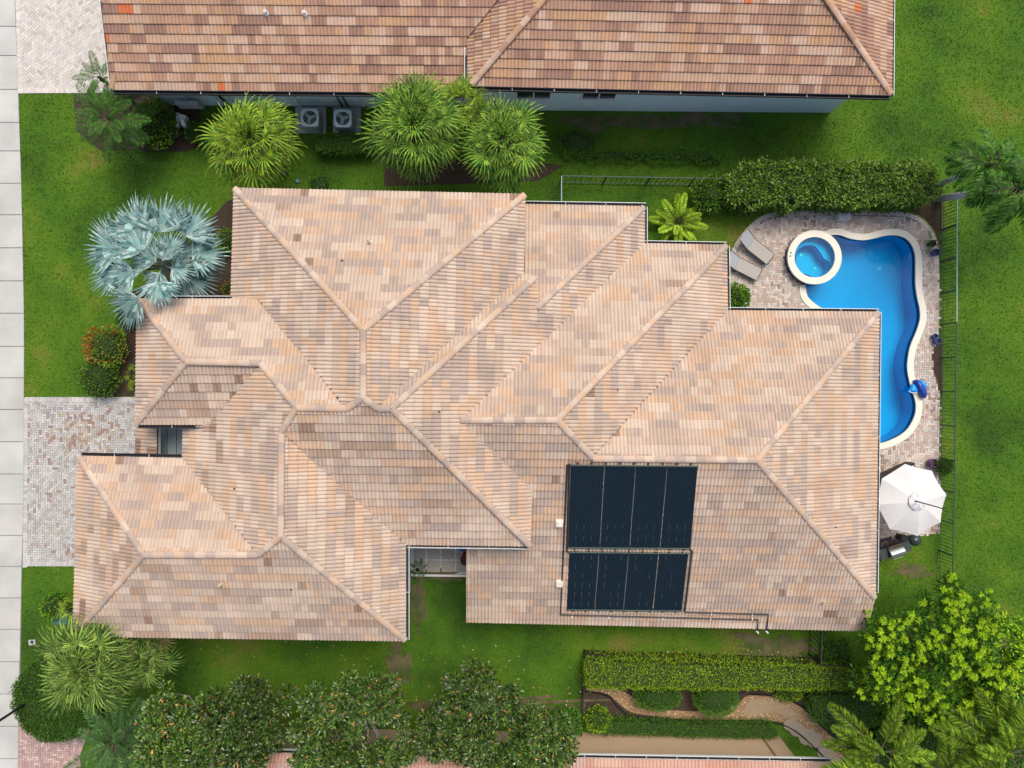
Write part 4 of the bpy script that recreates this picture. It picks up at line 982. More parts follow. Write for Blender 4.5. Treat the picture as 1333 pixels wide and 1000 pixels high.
def pot(u, v, r, h, m, label, name='plant_pot', cat='pot'):
    c = W(u, v, h); e = empty(name, (c.x, c.y, .03), label, cat)
    m2 = MB(); m2.lathe((c.x, c.y, .03), [(.001, 0), (r * .6, 0), (r * .95, h * .5), (r, h), (r * .82, h), (r * .8, h - .05)], 16); m2.build('pot_body', m, e, smooth=True)
    m2 = MB(); m2.prism(circ(c, r * .82, 14), h - .07, h - .05); m2.build('pot_soil', M_soil, e); return e, c
pot(1219, 328.5, .17, .35, M_blue, 'tall glazed blue pot against the fence beside the upper right patio corner'); 
pot(1217.5, 438, .12, .25, M_blue, 'smaller blue pot upper of the pair halfway along the fence'); pot(1221, 444.5, .14, .28, M_blue, 'blue pot lower of the pair halfway along the fence')
e_, cpot = pot(1216, 603, .2, .4, mat('purple_glaze', (.10, .05, .16), .3, .1), 'purple glazed pot right above the white umbrella by the fence')
ppot, cp2 = pot(1214, 317, .16, .3, M_black, 'dark pot holding a small palm by the upper fence corner')
ppl, cp3 = pot(543.5, 742, .13, .3, M_conc2, 'grey pot holding a spiky plant in the shaded courtyard')
# courtyard umbrella (closed, red) and blue item
c = W(604, 728, 1.2); ru = empty('folded_parasol', (c.x, c.y, .03), 'dark red folded parasol leaning in the courtyard beside the roof edge', 'umbrella')
m2 = MB(); m2.tube([(c.x, c.y - .3, .1), (c.x + .05, c.y - .1, .9), (c.x + .08, c.y + .35, 1.9), (c.x + .1, c.y + .55, 2.2)], [.05, .2, .12, .04], 9); m2.build('folded_canopy', M_red, ru)
m2 = MB(); m2.lathe((c.x, c.y - .32, .02), [(.25, 0), (.25, .06), (.03, .1), (.03, .3)], 12); m2.build('base', M_black, ru)
c = W(602, 713, 1.0); m2 = MB(); m2.lathe((c.x, c.y, .05), [(.2, 0), (.26, .3), (.27, .6), (.2, .8), (.001, .85)], 10); m2.build('covered_bin', mat('blue_cover', (.05, .18, .5), .6), None, label='round blue covered bin under the courtyard roof edge', cat='bin')
# left lamp post, utility cover, planter
lb = W(50, 905); lp = empty('lamp_post', (lb.x, lb.y, 0), 'black lamp post standing in the rounded hedge at the lower left', 'lamp post')
m2 = MB(); m2.tube([(lb.x, lb.y, 0), (lb.x, lb.y, 1.0), (lb.x, lb.y, 3.6)], [.09, .06, .05], 10); m2.build('pole', M_black, lp)
m2 = MB(); m2.lathe((lb.x, lb.y, 3.6), [(.06, 0), (.16, .08), (.2, .42), (.05, .55), (.001, .6)], 10); m2.build('lantern', M_black, lp)
m2 = MB(); c = W(42.5, 836); m2.box((c.x, c.y, .03), (.30, .24, .05), R(5)); vb = m2.build('meter_cover', M_conc2, None, label='small white utility meter cover in the left grass', cat='meter cover')
m2 = MB(); m2.box((c.x + .01, c.y + .02, .058), (.12, .12, .01)); m2.build('meter_lid', M_black, vb)
c = W(78, 806, .6); m2 = MB(); m2.box((c.x, c.y, .3), (.62, .5, .55)); m2.build('utility_box', mat('teal_plastic', (.03, .12, .14), .5), None, label='dark teal utility box between the small bush and roof corner', cat='utility box')
c = W(388, 236); m2 = MB(); m2.box((c.x, c.y, .04), (.16, .16, .08)); m2.build('marker_box', mat('marker_teal', (.08, .25, .28), .5), None, label='tiny teal marker box in grass above the main roof edge', cat='marker')
# neighbour garden path
gp = smooth_loop(px([(762, 898), (790, 903), (805, 915), (825, 928), (880, 935), (930, 938), (1000, 938), (1030, 945), (1052, 962), (1075, 982), (1100, 1010), (1130, 1010), (1120, 985), (1090, 965), (1068, 945), (1050, 926), (1020, 910), (975, 905), (960, 917), (930, 925), (880, 925), (840, 918), (815, 902), (795, 895)]), 3)
M_grav = mat('gravel_bed', (.26, .17, .09), .95, .3, 6, fine=.5, bump=.8)
gpo = sheet('gravel_path', [gp], .012, M_grav, kind='structure')
gv = np.array(gp); lo_, hi_ = gv.min(0), gv.max(0); C = RNG.uniform(lo_, hi_, (9000, 2)); C = C[pts_in_poly(C, gp)]
PEB = [mat('pebble_%s' % n, c, .9, .1, isl=.2) for n, c in zip('tan white rust grey'.split(), [(.42, .28, .14), (.62, .55, .45), (.32, .17, .07), (.28, .25, .2)])]
n = len(C); r_ = RNG.uniform(.02, .045, n); ang = RNG.uniform(0, 6.28, n); T = np.array([(1, 0, 0), (0, 1, 0), (-1, 0, 0), (0, -1, 0), (0, 0, .8)])
ca, sa = np.cos(ang), np.sin(ang); vx = (T[None, :, 0] * ca[:, None] - T[None, :, 1] * sa[:, None]) * r_[:, None]; vy = (T[None, :, 0] * sa[:, None] + T[None, :, 1] * ca[:, None]) * r_[:, None] * .8
V = np.stack([vx + C[:, 0:1], vy + C[:, 1:2], T[None, :, 2] * r_[:, None] + .013], 2).reshape(-1, 3)
Fp = (np.array([[0, 1, 4], [1, 2, 4], [2, 3, 4], [3, 0, 4]])[None] + (np.arange(n) * 5)[:, None, None]).reshape(-1, 3)
np_obj('gravel', V, Fp, PEB, None, mi=np.repeat(RNG.integers(0, 4, n), 4), kind='stuff')
stp = sheet('paved_walk', [smooth_loop(px([(975, 912), (1005, 912), (1030, 922), (1042, 935), (1030, 938), (1010, 928), (985, 930), (968, 932)]), 3)], .03, mat('walk_stone', (.26, .20, .13), .85, .2, 3), kind='structure')
for u, v, r in ((1028, 943, 9), (1037, 949, 10), (1050, 958, 12), (1060, 963, 11), (1075, 978, 12), (1090, 995, 12)):
    c = W(u, v); m2 = MB(); m2.prism([(c.x + r / 29 * math.cos(a) * random.uniform(.9, 1.05), c.y + r / 29 * math.sin(a) * random.uniform(.85, 1)) for a in np.linspace(0, 5.9, 14)], .0, .05 + .002 * random.randint(0, 9))
    m2.build('stepping_stone', mat('step_stone', (.27, .235, .18), .85, .15), gpo)
for pl_ in ([(762, 899), (790, 905), (803, 918), (822, 931), (880, 937), (935, 941), (1000, 940), (1028, 947), (1055, 968), (1078, 992)], [(975, 903), (1022, 908), (1052, 925), (1070, 944), (1092, 964)]):
    m2 = MB(); m2.tube([(*p, .05) for p in smooth_loop(px(pl_), 4, False)], .035, 5); m2.build('edging', M_black, gpo)

# ------------------------------------------------------------------ vegetation
def leaves(C, Dn, Ln, Wd, fold=.25, droop=0.0):
    """C base (n,3), Dn direction (n,3), sizes; a folded diamond with 4 vertices and 2 triangles"""
    n = len(C); Dn = Dn / (np.linalg.norm(Dn, axis=1, keepdims=True) + 1e-9)
    rnd = RNG.normal(0, 1, (n, 3)); up = np.tile([0, 0, 1.0], (n, 1)) + rnd * .35
    S = np.cross(Dn, up); S /= (np.linalg.norm(S, axis=1, keepdims=True) + 1e-9); Nn = np.cross(S, Dn)
    Ln = np.broadcast_to(Ln, (n,))[:, None]; Wd = np.broadcast_to(Wd, (n,))[:, None]
    mid = C + Dn * Ln * .45; tip = C + Dn * Ln + np.array([0, 0, -1]) * droop * Ln
    V = np.stack([C, mid + S * Wd / 2 + Nn * Wd * fold, tip, mid - S * Wd / 2 + Nn * Wd * fold], 1).reshape(-1, 3)
    b = (np.arange(n) * 4)[:, None, None]; Fc = (np.array([[0, 1, 2], [0, 2, 3]])[None] + b).reshape(-1, 3)
    return V, Fc
def rdir(n):
    v = RNG.normal(0, 1, (n, 3)); return v / np.linalg.norm(v, axis=1, keepdims=True)

def shrub(name, label, cat, u, v, rpx, h, m, n=1400, ls=.07, lw=.035, ry=None, mats2=None, p2=0, group=None, rough=.12, seed=0, red=None):
    c = W(u, v, h * .7); rx = rpx * (D - h * .7) / F; ryy = (ry or rpx) * (D - h * .7) / F
    e = empty(name, (c.x, c.y, 0), label, cat, group)
    d = rdir(n); d[:, 2] = np.abs(d[:, 2]) * np.where(RNG.random(n) < .85, 1, -.6)
    bump = 1 + rough * np.array([noise.noise(Vector((a * 2.3 + seed, b * 2.3, c_ * 2.3))) * 2 for a, b, c_ in d])
    rr = (1 - RNG.random(n) ** 2 * .3) * bump
    P = np.stack([c.x + d[:, 0] * rr * rx, c.y + d[:, 1] * rr * ryy, h * .5 + d[:, 2] * rr * h * .5], 1); P[:, 2] = np.maximum(P[:, 2], .04)
    dd = d * .8 + rdir(n) * .8 + np.array([0, 0, .35]); V, Fc = leaves(P, dd, RNG.uniform(.7, 1.3, n) * ls, RNG.uniform(.8, 1.2, n) * lw)
    ms = [m] + (mats2 or []); mi = np.zeros(n, int)
    if mats2:
        mi = np.where(RNG.random(n) < p2, RNG.integers(1, len(ms), n), 0)
        if red: mi = np.where((d[:, 0] * red[0] + d[:, 1] * red[1] > .45) & (RNG.random(n) < .65), 1, mi)
    np_obj('foliage', V, Fc, ms, e, mi=np.repeat(mi, 2))
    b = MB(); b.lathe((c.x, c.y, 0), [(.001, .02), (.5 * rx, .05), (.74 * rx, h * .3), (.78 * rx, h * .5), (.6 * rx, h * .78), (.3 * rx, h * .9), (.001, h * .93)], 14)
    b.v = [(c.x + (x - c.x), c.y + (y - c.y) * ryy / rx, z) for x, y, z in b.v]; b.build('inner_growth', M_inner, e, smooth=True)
    return e

def hedge(label, pts, h, m, n, ls, lw, rough=.04, name='hedge', group=None, loose=0.0, z0=0, mats2=None):
    """clipped hedge over a ground outline traced at its top height"""
    P = px(pts, h); Pn = np.array(P); cen = Pn.mean(0)
    e = empty(name, (cen[0], cen[1], 0), label, 'hedge', group)
    lo, hi = Pn.min(0), Pn.max(0); area_top = abs(sum(P[i][0] * P[(i + 1) % len(P)][1] - P[(i + 1) % len(P)][0] * P[i][1] for i in range(len(P)))) / 2
    per = [math.dist(P[i], P[(i + 1) % len(P)]) for i in range(len(P))]; side = sum(per) * h
    nt = int(n * area_top / (area_top + side * .6)); ns = n - nt
    C = RNG.uniform(lo, hi, (nt * 3, 2)); C = C[pts_in_poly(C, P)][:nt]
    wav = nz(C, 1.6, 3) * (rough * 3 + loose)
    T = np.column_stack([C, h + wav + RNG.normal(0, rough * .5, len(C)) - RNG.random(len(C)) ** 3 * (.08 + loose * .5)])
    Dt = rdir(len(T)) * .8 + np.array([0, 0, .55])
    S = []; Ds = []
    w = np.array(per) / sum(per); sid = RNG.choice(len(P), ns, p=w); ar = sum(P[i][0] * P[(i + 1) % len(P)][1] - P[(i + 1) % len(P)][0] * P[i][1] for i in range(len(P)))
    t = RNG.random(ns); A = Pn[sid]; B = Pn[(sid + 1) % len(P)]; tg = B - A; tg /= np.linalg.norm(tg, axis=1, keepdims=True)
    nn = np.stack([tg[:, 1], -tg[:, 0]], 1) * (1 if ar > 0 else -1); zz = RNG.uniform(.03, 1, ns) ** .8 * h
    q = A + (B - A) * t[:, None]; k2 = nz(q, 1.8, 5)[:, None] * (rough * 3 + loose * 1.2); q = q + nn * (k2 + RNG.normal(0, rough, (ns, 1)))
    S = np.column_stack([q, zz]); Ds = np.column_stack([nn, np.zeros(ns)]) * .7 + rdir(ns) * .7 + np.array([0, 0, .3])
    Pp = np.concatenate([T, S]); Dd = np.concatenate([Dt, Ds]); nn_ = len(Pp)
    V, Fc = leaves(Pp, Dd, RNG.uniform(.7, 1.3, nn_) * ls, RNG.uniform(.8, 1.2, nn_) * lw)
    ms = [m] + (mats2 or []); mi = np.where(RNG.random(nn_) < .25, RNG.integers(0, len(ms), nn_), 0)
    np_obj('foliage', V, Fc, ms, e, mi=np.repeat(mi, 2))
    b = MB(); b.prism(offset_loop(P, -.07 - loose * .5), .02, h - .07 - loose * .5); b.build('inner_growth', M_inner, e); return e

# hedges
hedge('long loose glossy hedge between the pool patio and the north lawn', [(948, 226), (975, 215), (1010, 211), (1060, 212), (1110, 213), (1160, 213), (1205, 214), (1221, 225), (1222, 254), (1205, 261), (1150, 262), (1100, 263), (1050, 262), (990, 264), (958, 264), (946, 252)], 1.7, M_hedl, 11000, .15, .075, rough=.06, loose=.14)
hedge('long clipped yellow green hedge beside the black fence', [(765, 861), (850, 863), (950, 866), (1040, 871), (1062, 873), (1125, 875), (1125, 897), (1060, 898), (950, 897), (850, 897), (764, 896)], 1.3, M_hedy, 16000, .075, .04, mats2=[M_hedy, M_hed])
hedge('low clipped green hedge bordering the tan south wall', [(785, 938), (850, 941), (930, 943), (1000, 943), (1012, 948), (1012, 961), (950, 961), (860, 958), (785, 956)], .6, M_hed, 6000, .07, .035, mats2=[M_hed])
hedge('dark clipped hedge enclosing the lower left lamp post', [(26, 880), (40, 868), (70, 872), (100, 885), (125, 905), (120, 935), (105, 955), (80, 966), (50, 964), (30, 950), (17, 925), (16, 898)], 1.0, M_hed, 11000, .09, .045, mats2=[M_hed])
hedge('small clipped hedge in front of the air conditioners', [(412, 176), (470, 175), (485, 178), (485, 196), (440, 197), (412, 195)], .9, M_hed, 3000, .08, .04)
hedge('short dark hedge piece right of the black fence end under magnolia', [(722, 935), (756, 932), (756, 956), (722, 958)], .9, M_hed, 1400, .09, .05)
hedge('dark low shrub bed under the lime tree beside the curving path', [(1055, 905), (1110, 902), (1140, 915), (1150, 940), (1120, 950), (1085, 955), (1060, 935)], .7, M_hed, 2600, .09, .04, loose=.08)
hedge('dark ground shrub strip behind the short green fence corner', [(1076, 835), (1108, 835), (1110, 862), (1072, 862)], .5, M_hed, 1300, .08, .04, loose=.08)
hedge('low dark hedge line on the shaded north lawn', [(735, 192), (800, 193), (870, 196), (940, 198), (940, 209), (870, 208), (800, 207), (735, 205)], .45, M_hed, 3600, .08, .04, rough=.06, loose=.1)
hedge('shaded undergrowth below the lime tree and foxtail palms in the corner', [(1150, 935), (1200, 915), (1260, 930), (1345, 900), (1345, 1060), (1120, 1060), (1128, 985)], .8, M_hed, 9000, .13, .06, rough=.08, loose=.15, name='undergrowth')
# shrubs
shrub('round_bush', 'round clipped bush left of the pair under the yellow hedge', 'bush', 857, 909, 32, 1.0, M_hed, 3000, .06, .035, rough=.05, seed=1, ry=18)
shrub('round_bush', 'round clipped bush right of the pair under the yellow hedge', 'bush', 933, 912, 31, 1.15, M_hed, 3200, .06, .035, rough=.05, seed=2, ry=23)
shrub('bush', 'yellow green bush beside the black fence end', 'bush', 778, 938, 17, .9, M_hedy, 900, .1, .05, seed=3, mats2=[M_hed], p2=.5)
shrub('round_bush', 'round green bush at the left end of the glossy hedge', 'bush', 925, 252, 24, 1.3, M_hed, 1700, .11, .06, rough=.08, seed=4, mats2=[M_hedl], p2=.4)
shrub('round_bush', 'round glossy bush in the corner below the sun loungers', 'bush', 959, 387, 18, 1.2, M_hed, 1200, .11, .06, rough=.08, seed=5, mats2=[M_hedl], p2=.4)
shrub('red_tipped_bush', 'round red tipped bush below the silver blue palm', 'bush', 135, 451, 28, 1.1, M_hedl, 1700, .10, .05, seed=6, mats2=[M_red_leaf], p2=.18, red=(-1, .1))
shrub('bush', 'green bush at the corner above the paved driveway', 'bush', 127, 492, 26, .9, M_hedl, 1500, .10, .05, seed=7, mats2=[M_hed], p2=.5)
shrub('variegated_bush', 'yellow speckled bush beside the dark feather palm', 'bush', 200, 160, 28, 1.3, M_hedl, 1500, .13, .07, seed=8, ry=32, mats2=[M_lime, M_hed], p2=.45)
shrub('bush', 'small green bush between the stepping stone and fan palm', 'bush', 254, 172, 14, .8, M_hed, 600, .1, .04, seed=9)
shrub('bush', 'pale green bush on the shaded north lawn beside the palms', 'bush', 752, 184, 27, .6, M_hed, 900, .1, .03, seed=10, mats2=[M_hedl], p2=.3, ry=18)
shrub('bush', 'small leafy bush beside the teal utility box', 'bush', 69, 790, 17, .9, M_schd, 500, .14, .07, seed=11, mats2=[M_lime], p2=.25)
shrub('flowering_bush', 'little yellow flowering plant beside the main roof west edge', 'bush', 297, 376, 9, .4, M_hed, 260, .07, .04, seed=12, mats2=[M_yel], p2=.5)
shrub('bush', 'bright green bush tucked against the west roof edge', 'bush', 294, 312, 15, .8, M_lime, 420, .12, .04, seed=13, mats2=[M_hed], p2=.4)
shrub('bush', 'low green bush under the roof corner right of the red tipped bush', 'bush', 165, 412, 15, .5, M_hed, 380, .1, .05, seed=14)
shrub('bush', 'spreading pale bush left of the curving stepping stones', 'bush', 1028, 905, 18, .5, M_lime, 500, .1, .04, ry=8, seed=15, mats2=[M_hed], p2=.5)
shrub('potted_bush', 'round green plant spilling over the fence beside the purple pot', 'plant', 1231, 607, 11, .75, M_hed, 700, .09, .03, seed=16)
shrub('bush', 'leafy bush strip at bottom left of the fan palm trio', 'bush', 415, 240, 14, .5, M_hed, 300, .1, .05, seed=17)

# palms
def fan_mesh(name, m, pet=1.0, R_=1.1, seg=26, spread=135, droop=.55, w=.045, seed=0, stiff=False, cup=0.0):
    rg = random.Random(seed); vs = []; fs = []
    def addq(a, b, c, d): k = len(vs); vs.extend([a, b, c, d]); fs.append([k, k + 1, k + 2, k + 3])
    # petiole: thin strip prism
    for s in range(3):
        x0, x1 = pet * s / 3, pet * (s + 1) / 3; wd = .03 if not stiff else .055; z0, z1 = .10 * math.sin(math.pi * .5 * s / 3), .10 * math.sin(math.pi * .5 * (s + 1) / 3)
        addq((x0, -wd, z0), (x1, -wd * .8, z1), (x1, 0, z1 + .03), (x0, 0, z0 + .03)); addq((x0, 0, z0 + .03), (x1, 0, z1 + .03), (x1, wd * .8, z1), (x0, wd, z0))
    npet = len(fs); hz = .10
    for i in range(seg):
        a = R(-spread + 2 * spread * (i + .5) / seg) + rg.uniform(-.03, .03); L = R_ * (1 - .18 * abs(a) / R(spread)) * rg.uniform(.88, 1.06)
        d = (math.cos(a), math.sin(a)); s_ = (-d[1], d[0]); dr = droop * rg.uniform(.6, 1.3); prof = []
        N = 5; ca = math.cos(cup); 
        for k in range(N + 1):
            t = k / N; rr = L * t
            ww = w * (math.sin(min(1, t * 2.0) * math.pi / 2)) * (1 - max(0, t - (.5 if not stiff else .42)) * (1.95 if not stiff else 1.7))
            zz = hz + .05 * t - dr * max(0, t - .35) ** 1.7 * L + cup * abs(math.sin(a)) * rr * .5
            rr2 = rr * (1 - .25 * dr * t * t)
            prof.append(((pet + d[0] * rr2, d[1] * rr2, zz), max(ww, .004)))
        fold = .6
        for k in range(N):
            (p, w0), (q, w1) = prof[k], prof[k + 1]
            pl_ = (p[0] + s_[0] * w0, p[1] + s_[1] * w0, p[2] - w0 * fold); pr_ = (p[0] - s_[0] * w0, p[1] - s_[1] * w0, p[2] - w0 * fold)
            ql = (q[0] + s_[0] * w1, q[1] + s_[1] * w1, q[2] - w1 * fold); qr = (q[0] - s_[0] * w1, q[1] - s_[1] * w1, q[2] - w1 * fold)
            b = len(vs); vs.extend([p, q, ql, pl_, pr_, qr]); fs.append([b, b + 1, b + 2, b + 3]); fs.append([b, b + 4, b + 5, b + 1])
    me = bpy.data.meshes.new(name); me.from_pydata(vs, [], fs); me.materials.append(m); me.materials.append(M_twig if not stiff else mat('blue_petiole', (.30, .38, .38), .6, .1))
    me.polygons.foreach_set('material_index', [1 if i < npet else 0 for i in range(len(fs))]); me.update(); return me
def feather_mesh(name, m, L=1.6, nl=34, ll=.38, lw=.03, arch=.5, plume=0.0, seed=0, vang=.25, droopl=.3):
    rg = random.Random(seed); vs = []; fs = []
    def pt(t): return Vector((L * t * (1 - .12 * arch * t * t), 0, L * (.22 * t - arch * t * t * .75)))
    N = 10
    for k in range(N):
        a, b = pt(k / N), pt((k + 1) / N); w0 = .022 * (1 - k / N) + .004; w1 = .022 * (1 - (k + 1) / N) + .004
        i = len(vs); vs.extend([a + Vector((0, -w0, 0)), b + Vector((0, -w1, 0)), b + Vector((0, 0, w1)), a + Vector((0, 0, w0)), a + Vector((0, w0, 0)), b + Vector((0, w1, 0))])
        fs.append([i, i + 1, i + 2, i + 3]); fs.append([i + 3, i + 2, i + 5, i + 4])
    npet = len(fs)
    for k in range(nl):
        t = .16 + .84 * (k + rg.random() * .6) / nl; p = pt(t); tg = (pt(min(1, t + .02)) - pt(t - .02)).normalized(); side = Vector((0, 1, 0)); upv = side.cross(tg) * -1
        l = ll * math.sin(math.pi * min(1, .22 + .78 * t)) ** .6 * rg.uniform(.85, 1.1) + .05
        for s in (-1, 1):
            reps = 1 if not plume else 3
            for r_ in range(reps):
                el = rg.uniform(-.2, vang) if not plume else rg.uniform(-1.2, 1.3)
                d = (tg * rg.uniform(.45, .75) + side * s * math.cos(el) + upv * math.sin(el)).normalized()
                q = p + d * l * .55; e = p + d * l + Vector((0, 0, -droopl * l)); n_ = d.cross(upv).normalized() * lw * .5
                if plume: n_ = d.cross(Vector((rg.uniform(-1, 1), rg.uniform(-1, 1), .6))).normalized() * lw * .5
                i = len(vs); vs.extend([p, q + n_, e, q - n_]); fs.append([i, i + 1, i + 2, i + 3])
    me = bpy.data.meshes.new(name); me.from_pydata([tuple(v) for v in vs], [], fs); me.materials.append(m); me.materials.append(M_twig)
    me.polygons.foreach_set('material_index', [1 if i < npet else 0 for i in range(len(fs))]); me.update(); return me

def palm(name, label, cu, cv, z, meshes, nf, el0=75, el1=-35, sc=1.0, base=None, trunk_r=.13, mt=None, group=None, seed=0, offs=.12, pw=.8, azs=None, cat='palm tree'):
    rg = random.Random(seed); c = W(cu, cv, z); b = Vector(base) if base is not None else Vector((c.x, c.y, 0))
    e = empty(name, (b.x, b.y, 0), label, cat, group)
    t = MB(); mid = (b + c) / 2; pts = [b, b.lerp(c, .35) + Vector((0, 0, .05)), b.lerp(c, .7), c + Vector((0, 0, -.45))]
    t.tube(pts, [trunk_r * 1.25, trunk_r, trunk_r * .9, trunk_r * .8], 10); t.build('trunk', mt or M_trunk, e, smooth=True)
    hb_ = MB(); hb_.lathe((c.x, c.y, c.z - .5), [(trunk_r * .9, 0), (trunk_r * 1.2, .2), (trunk_r * .7, .45), (.01, .6)], 8); hb_.build('crown_shaft', meshes[0].materials[0], e)
    for i in range(nf):
        f = (i + .5) / nf; az = i * 2.39996 + rg.uniform(-.15, .15); el = el0 + (el1 - el0) * (f ** pw) + rg.uniform(-7, 7)
        if azs: az = azs[i % len(azs)] + rg.uniform(-.08, .08)
        k = sc * rg.uniform(.80, 1.14) * (.55 + .45 * min(1, f * 2.2))
        o = bpy.data.objects.new('frond', rg.choice(DEAD) if name == 'fan_palm' and i >= nf - 4 and DEAD else rg.choice(meshes)); COL.objects.link(o); o.parent = e
        M = Matrix.Rotation(az, 4, 'Z') @ Matrix.Rotation(-R(el), 4, 'Y') @ Matrix.Rotation(rg.uniform(-.3, .3), 4, 'X')
        M = M @ Matrix.Scale(k, 4); M.translation = c - Vector((b.x, b.y, 0)) + Vector((offs * math.cos(az), offs * math.sin(az), rg.uniform(-.15, .12) - .35 * f)); o.matrix_basis = M
    return e
M_dead = leafm('dried_frond', (.22, .17, .06), (.34, .30, .10), .1, .4)
DEAD = [fan_mesh('frond', M_dead, .95, 1.1, 20, 140, 1.1, .03, s, cup=.35) for s in (31, 32)]
FA = [fan_mesh('frond', M_fan, .95, 1.15, 22, 150, .95, .036, s, cup=.35) for s in (1, 2, 3)]
FB = [fan_mesh('frond', M_fan2, .95, 1.15, 22, 150, .95, .036, s, cup=.35) for s in (4, 5, 6)]
FC_ = [fan_mesh('frond', M_fan3, .95, 1.2, 22, 150, .9, .036, s, cup=.35) for s in (7, 8, 9)]
palm('fan_palm', 'bushy fan palm left of the air conditioners above the roof corner', 327, 184, 4.2, FA, 44, 90, -34, 1.05, group='fan palms beside the neighbour wall', seed=1)
palm('fan_palm', 'largest bushy fan palm in the middle of the palm row', 540, 166, 4.6, FB, 48, 90, -34, 1.12, group='fan palms beside the neighbour wall', seed=2)
palm('fan_palm', 'bushy fan palm at the right end of the palm row near the windows', 655, 184, 4.2, FB, 43, 90, -34, 1.0, group='fan palms beside the neighbour wall', seed=3)
palm('fan_palm', 'small fan palm crown squeezed between the two bigger ones', 600, 136, 4.2, FA, 26, 75, -20, .68, group='fan palms beside the neighbour wall', seed=4)
palm('fan_palm', 'shaggy pale fan palm covering the lower left roof corner', 113, 868, 5.2, FC_, 46, 90, -34, 1.05, seed=5)
palm('fan_palm', 'small fan palm crown right of the shaggy pale one', 176, 862, 4.0, FC_, 18, 50, -20, .78, seed=6)
palm('young_fan_palm', 'small bright fan palm beside the teal utility box', 90, 792, 1.3, FA, 14, 70, 5, .32, seed=7, trunk_r=.05, cat='young palm')
# silver palm: leaves placed one by one
BM = [fan_mesh('frond', M_bism, .001, 1.62, 21, 80, .14, .082, s, stiff=True, cup=.6) for s in (1, 2, 3)]
bc = W(214, 346, 3.6); bis = empty('silver_blue_palm', (bc.x, bc.y, 0), 'silver blue fan palm with huge stiff leaves on the left lawn', 'palm tree')
t = MB(); t.tube([(bc.x, bc.y, 0), (bc.x, bc.y, 1.2), (bc.x, bc.y, 3.3)], [.26, .2, .18], 12); t.build('trunk', M_trunk, bis, smooth=True)
fr_l = [  # hub pixel, tip direction (degrees, picture up = 90), height, size
 (182, 294, 118, 4.9, 1.02), (212, 296, 86, 5.0, 1.02), (249, 301, 58, 4.9, .95), (150, 322, 160, 4.3, 1.05), (186, 326, 135, 5.1, .9),
 (158, 352, 186, 4.2, 1.0), (172, 354, 212, 4.8, .85), (259, 332, 8, 4.5, .95), (250, 362, -24, 4.3, .92), (206, 372, -80, 5.95, .66), (180, 396, 222, 5.7, .9),
 (222, 376, -55, 3.8, .7), (168, 305, 146, 4.0, .9), (216, 338, 70, 5.5, .55), (262, 345, -8, 3.6, .8), (205, 340, 150, 5.4, .62), (211, 358, 250, 5.2, .55), (228, 350, -10, 5.1, .6), (222, 326, 60, 5.2, .6), (193, 340, 185, 4.7, .7), (236, 330, 40, 4.4, .7)]
rg = random.Random(3)
pm_ = mat('petiole_silver', (.36, .42, .38), .6, .15)
for hu, hv, dg, z, s in fr_l:
    hu, hv = hu + (212 - hu) * .13 - 2, hv + (345 - hv) * .16; hb = W(hu, hv, z); o = bpy.data.objects.new('frond', rg.choice(BM)); COL.objects.link(o); o.parent = bis
    M = Matrix.Rotation(R(dg), 4, 'Z') @ Matrix.Rotation(R(rg.uniform(2, 22)), 4, 'Y') @ Matrix.Rotation(rg.uniform(-.3, .3), 4, 'X') @ Matrix.Scale(s, 4); M.translation = hb - Vector((bc.x, bc.y, 0)); o.matrix_basis = M
    m2 = MB(); st = Vector((bc.x, bc.y, 3.2)); md = (st + hb) / 2 + Vector((0, 0, .35)); m2.tube([st, md, hb + Vector((0, 0, .08))], [.05, .035, .025], 6); m2.build('petiole', pm_, bis)
for k in range(7):
    a = rg.uniform(1.6, 4.4); m2 = MB(); st = Vector((bc.x, bc.y, 3.2)); L_ = rg.uniform(.8, 1.5); m2.tube([st, st + Vector((math.cos(a) * L_ * .5, math.sin(a) * L_ * .5, .6)), st + Vector((math.cos(a) * L_, math.sin(a) * L_, .8))], [.045, .035, .015], 6); m2.build('old_leaf_stalk', M_twig, bis)

DA = [feather_mesh('frond', M_date, 1.7, 46, .34, .028, .55, seed=s) for s in (1, 2)]
DB = [feather_mesh('frond', M_date2, 1.9, 60, .36, .026, .45, seed=s) for s in (3, 4)]
palm('feather_palm', 'dark feathery palm beside the yellow speckled bush', 140, 152, 3.0, DA, 34, 60, -25, .98, seed=11, trunk_r=.09)
palm('feather_palm', 'small dark feathery palm at the neighbour roof corner', 128, 100, 3.2, DA, 18, 60, -25, .62, seed=12, trunk_r=.08)
palm('feather_palm', 'grey green feathery palm below the shaggy fan palm', 148, 966, 1.9, DB, 30, 50, -12, 1.02, seed=13, trunk_r=.16)
CA = [feather_mesh('frond', M_coco, 1.9, 38, .60, .060, .8, seed=s, vang=.1, droopl=.55) for s in (5, 6)]
palm('tropical_palm', 'dark green palm with curved pale trunk at the right edge', 1291, 214, 4.6, CA, 19, 60, -25, .82, base=W(1222, 240), trunk_r=.11, mt=M_ptrunk, seed=14, group=None)
palm('tropical_palm', 'palm at the right frame edge with long pale trunk crossing the fence', 1332, 243, 5.0, CA, 19, 60, -28, .88, base=W(1221, 259), trunk_r=.14, mt=M_ptrunk, seed=15)
FX = [feather_mesh('frond', M_fox, 2.4, 95, .42, .040, .5, plume=1, seed=s) for s in (7, 8)]
palm('foxtail_palm', 'bushy foxtail palm with grey trunk beside the stepping stones', 1150, 982, 4.6, FX, 13, 30, -12, 1.0, base=W(1070, 915), trunk_r=.12, mt=M_ptrunk, seed=17, azs=[R(x) for x in (135, 152, 178, 5, 25, 205, -35, 60, -90)])
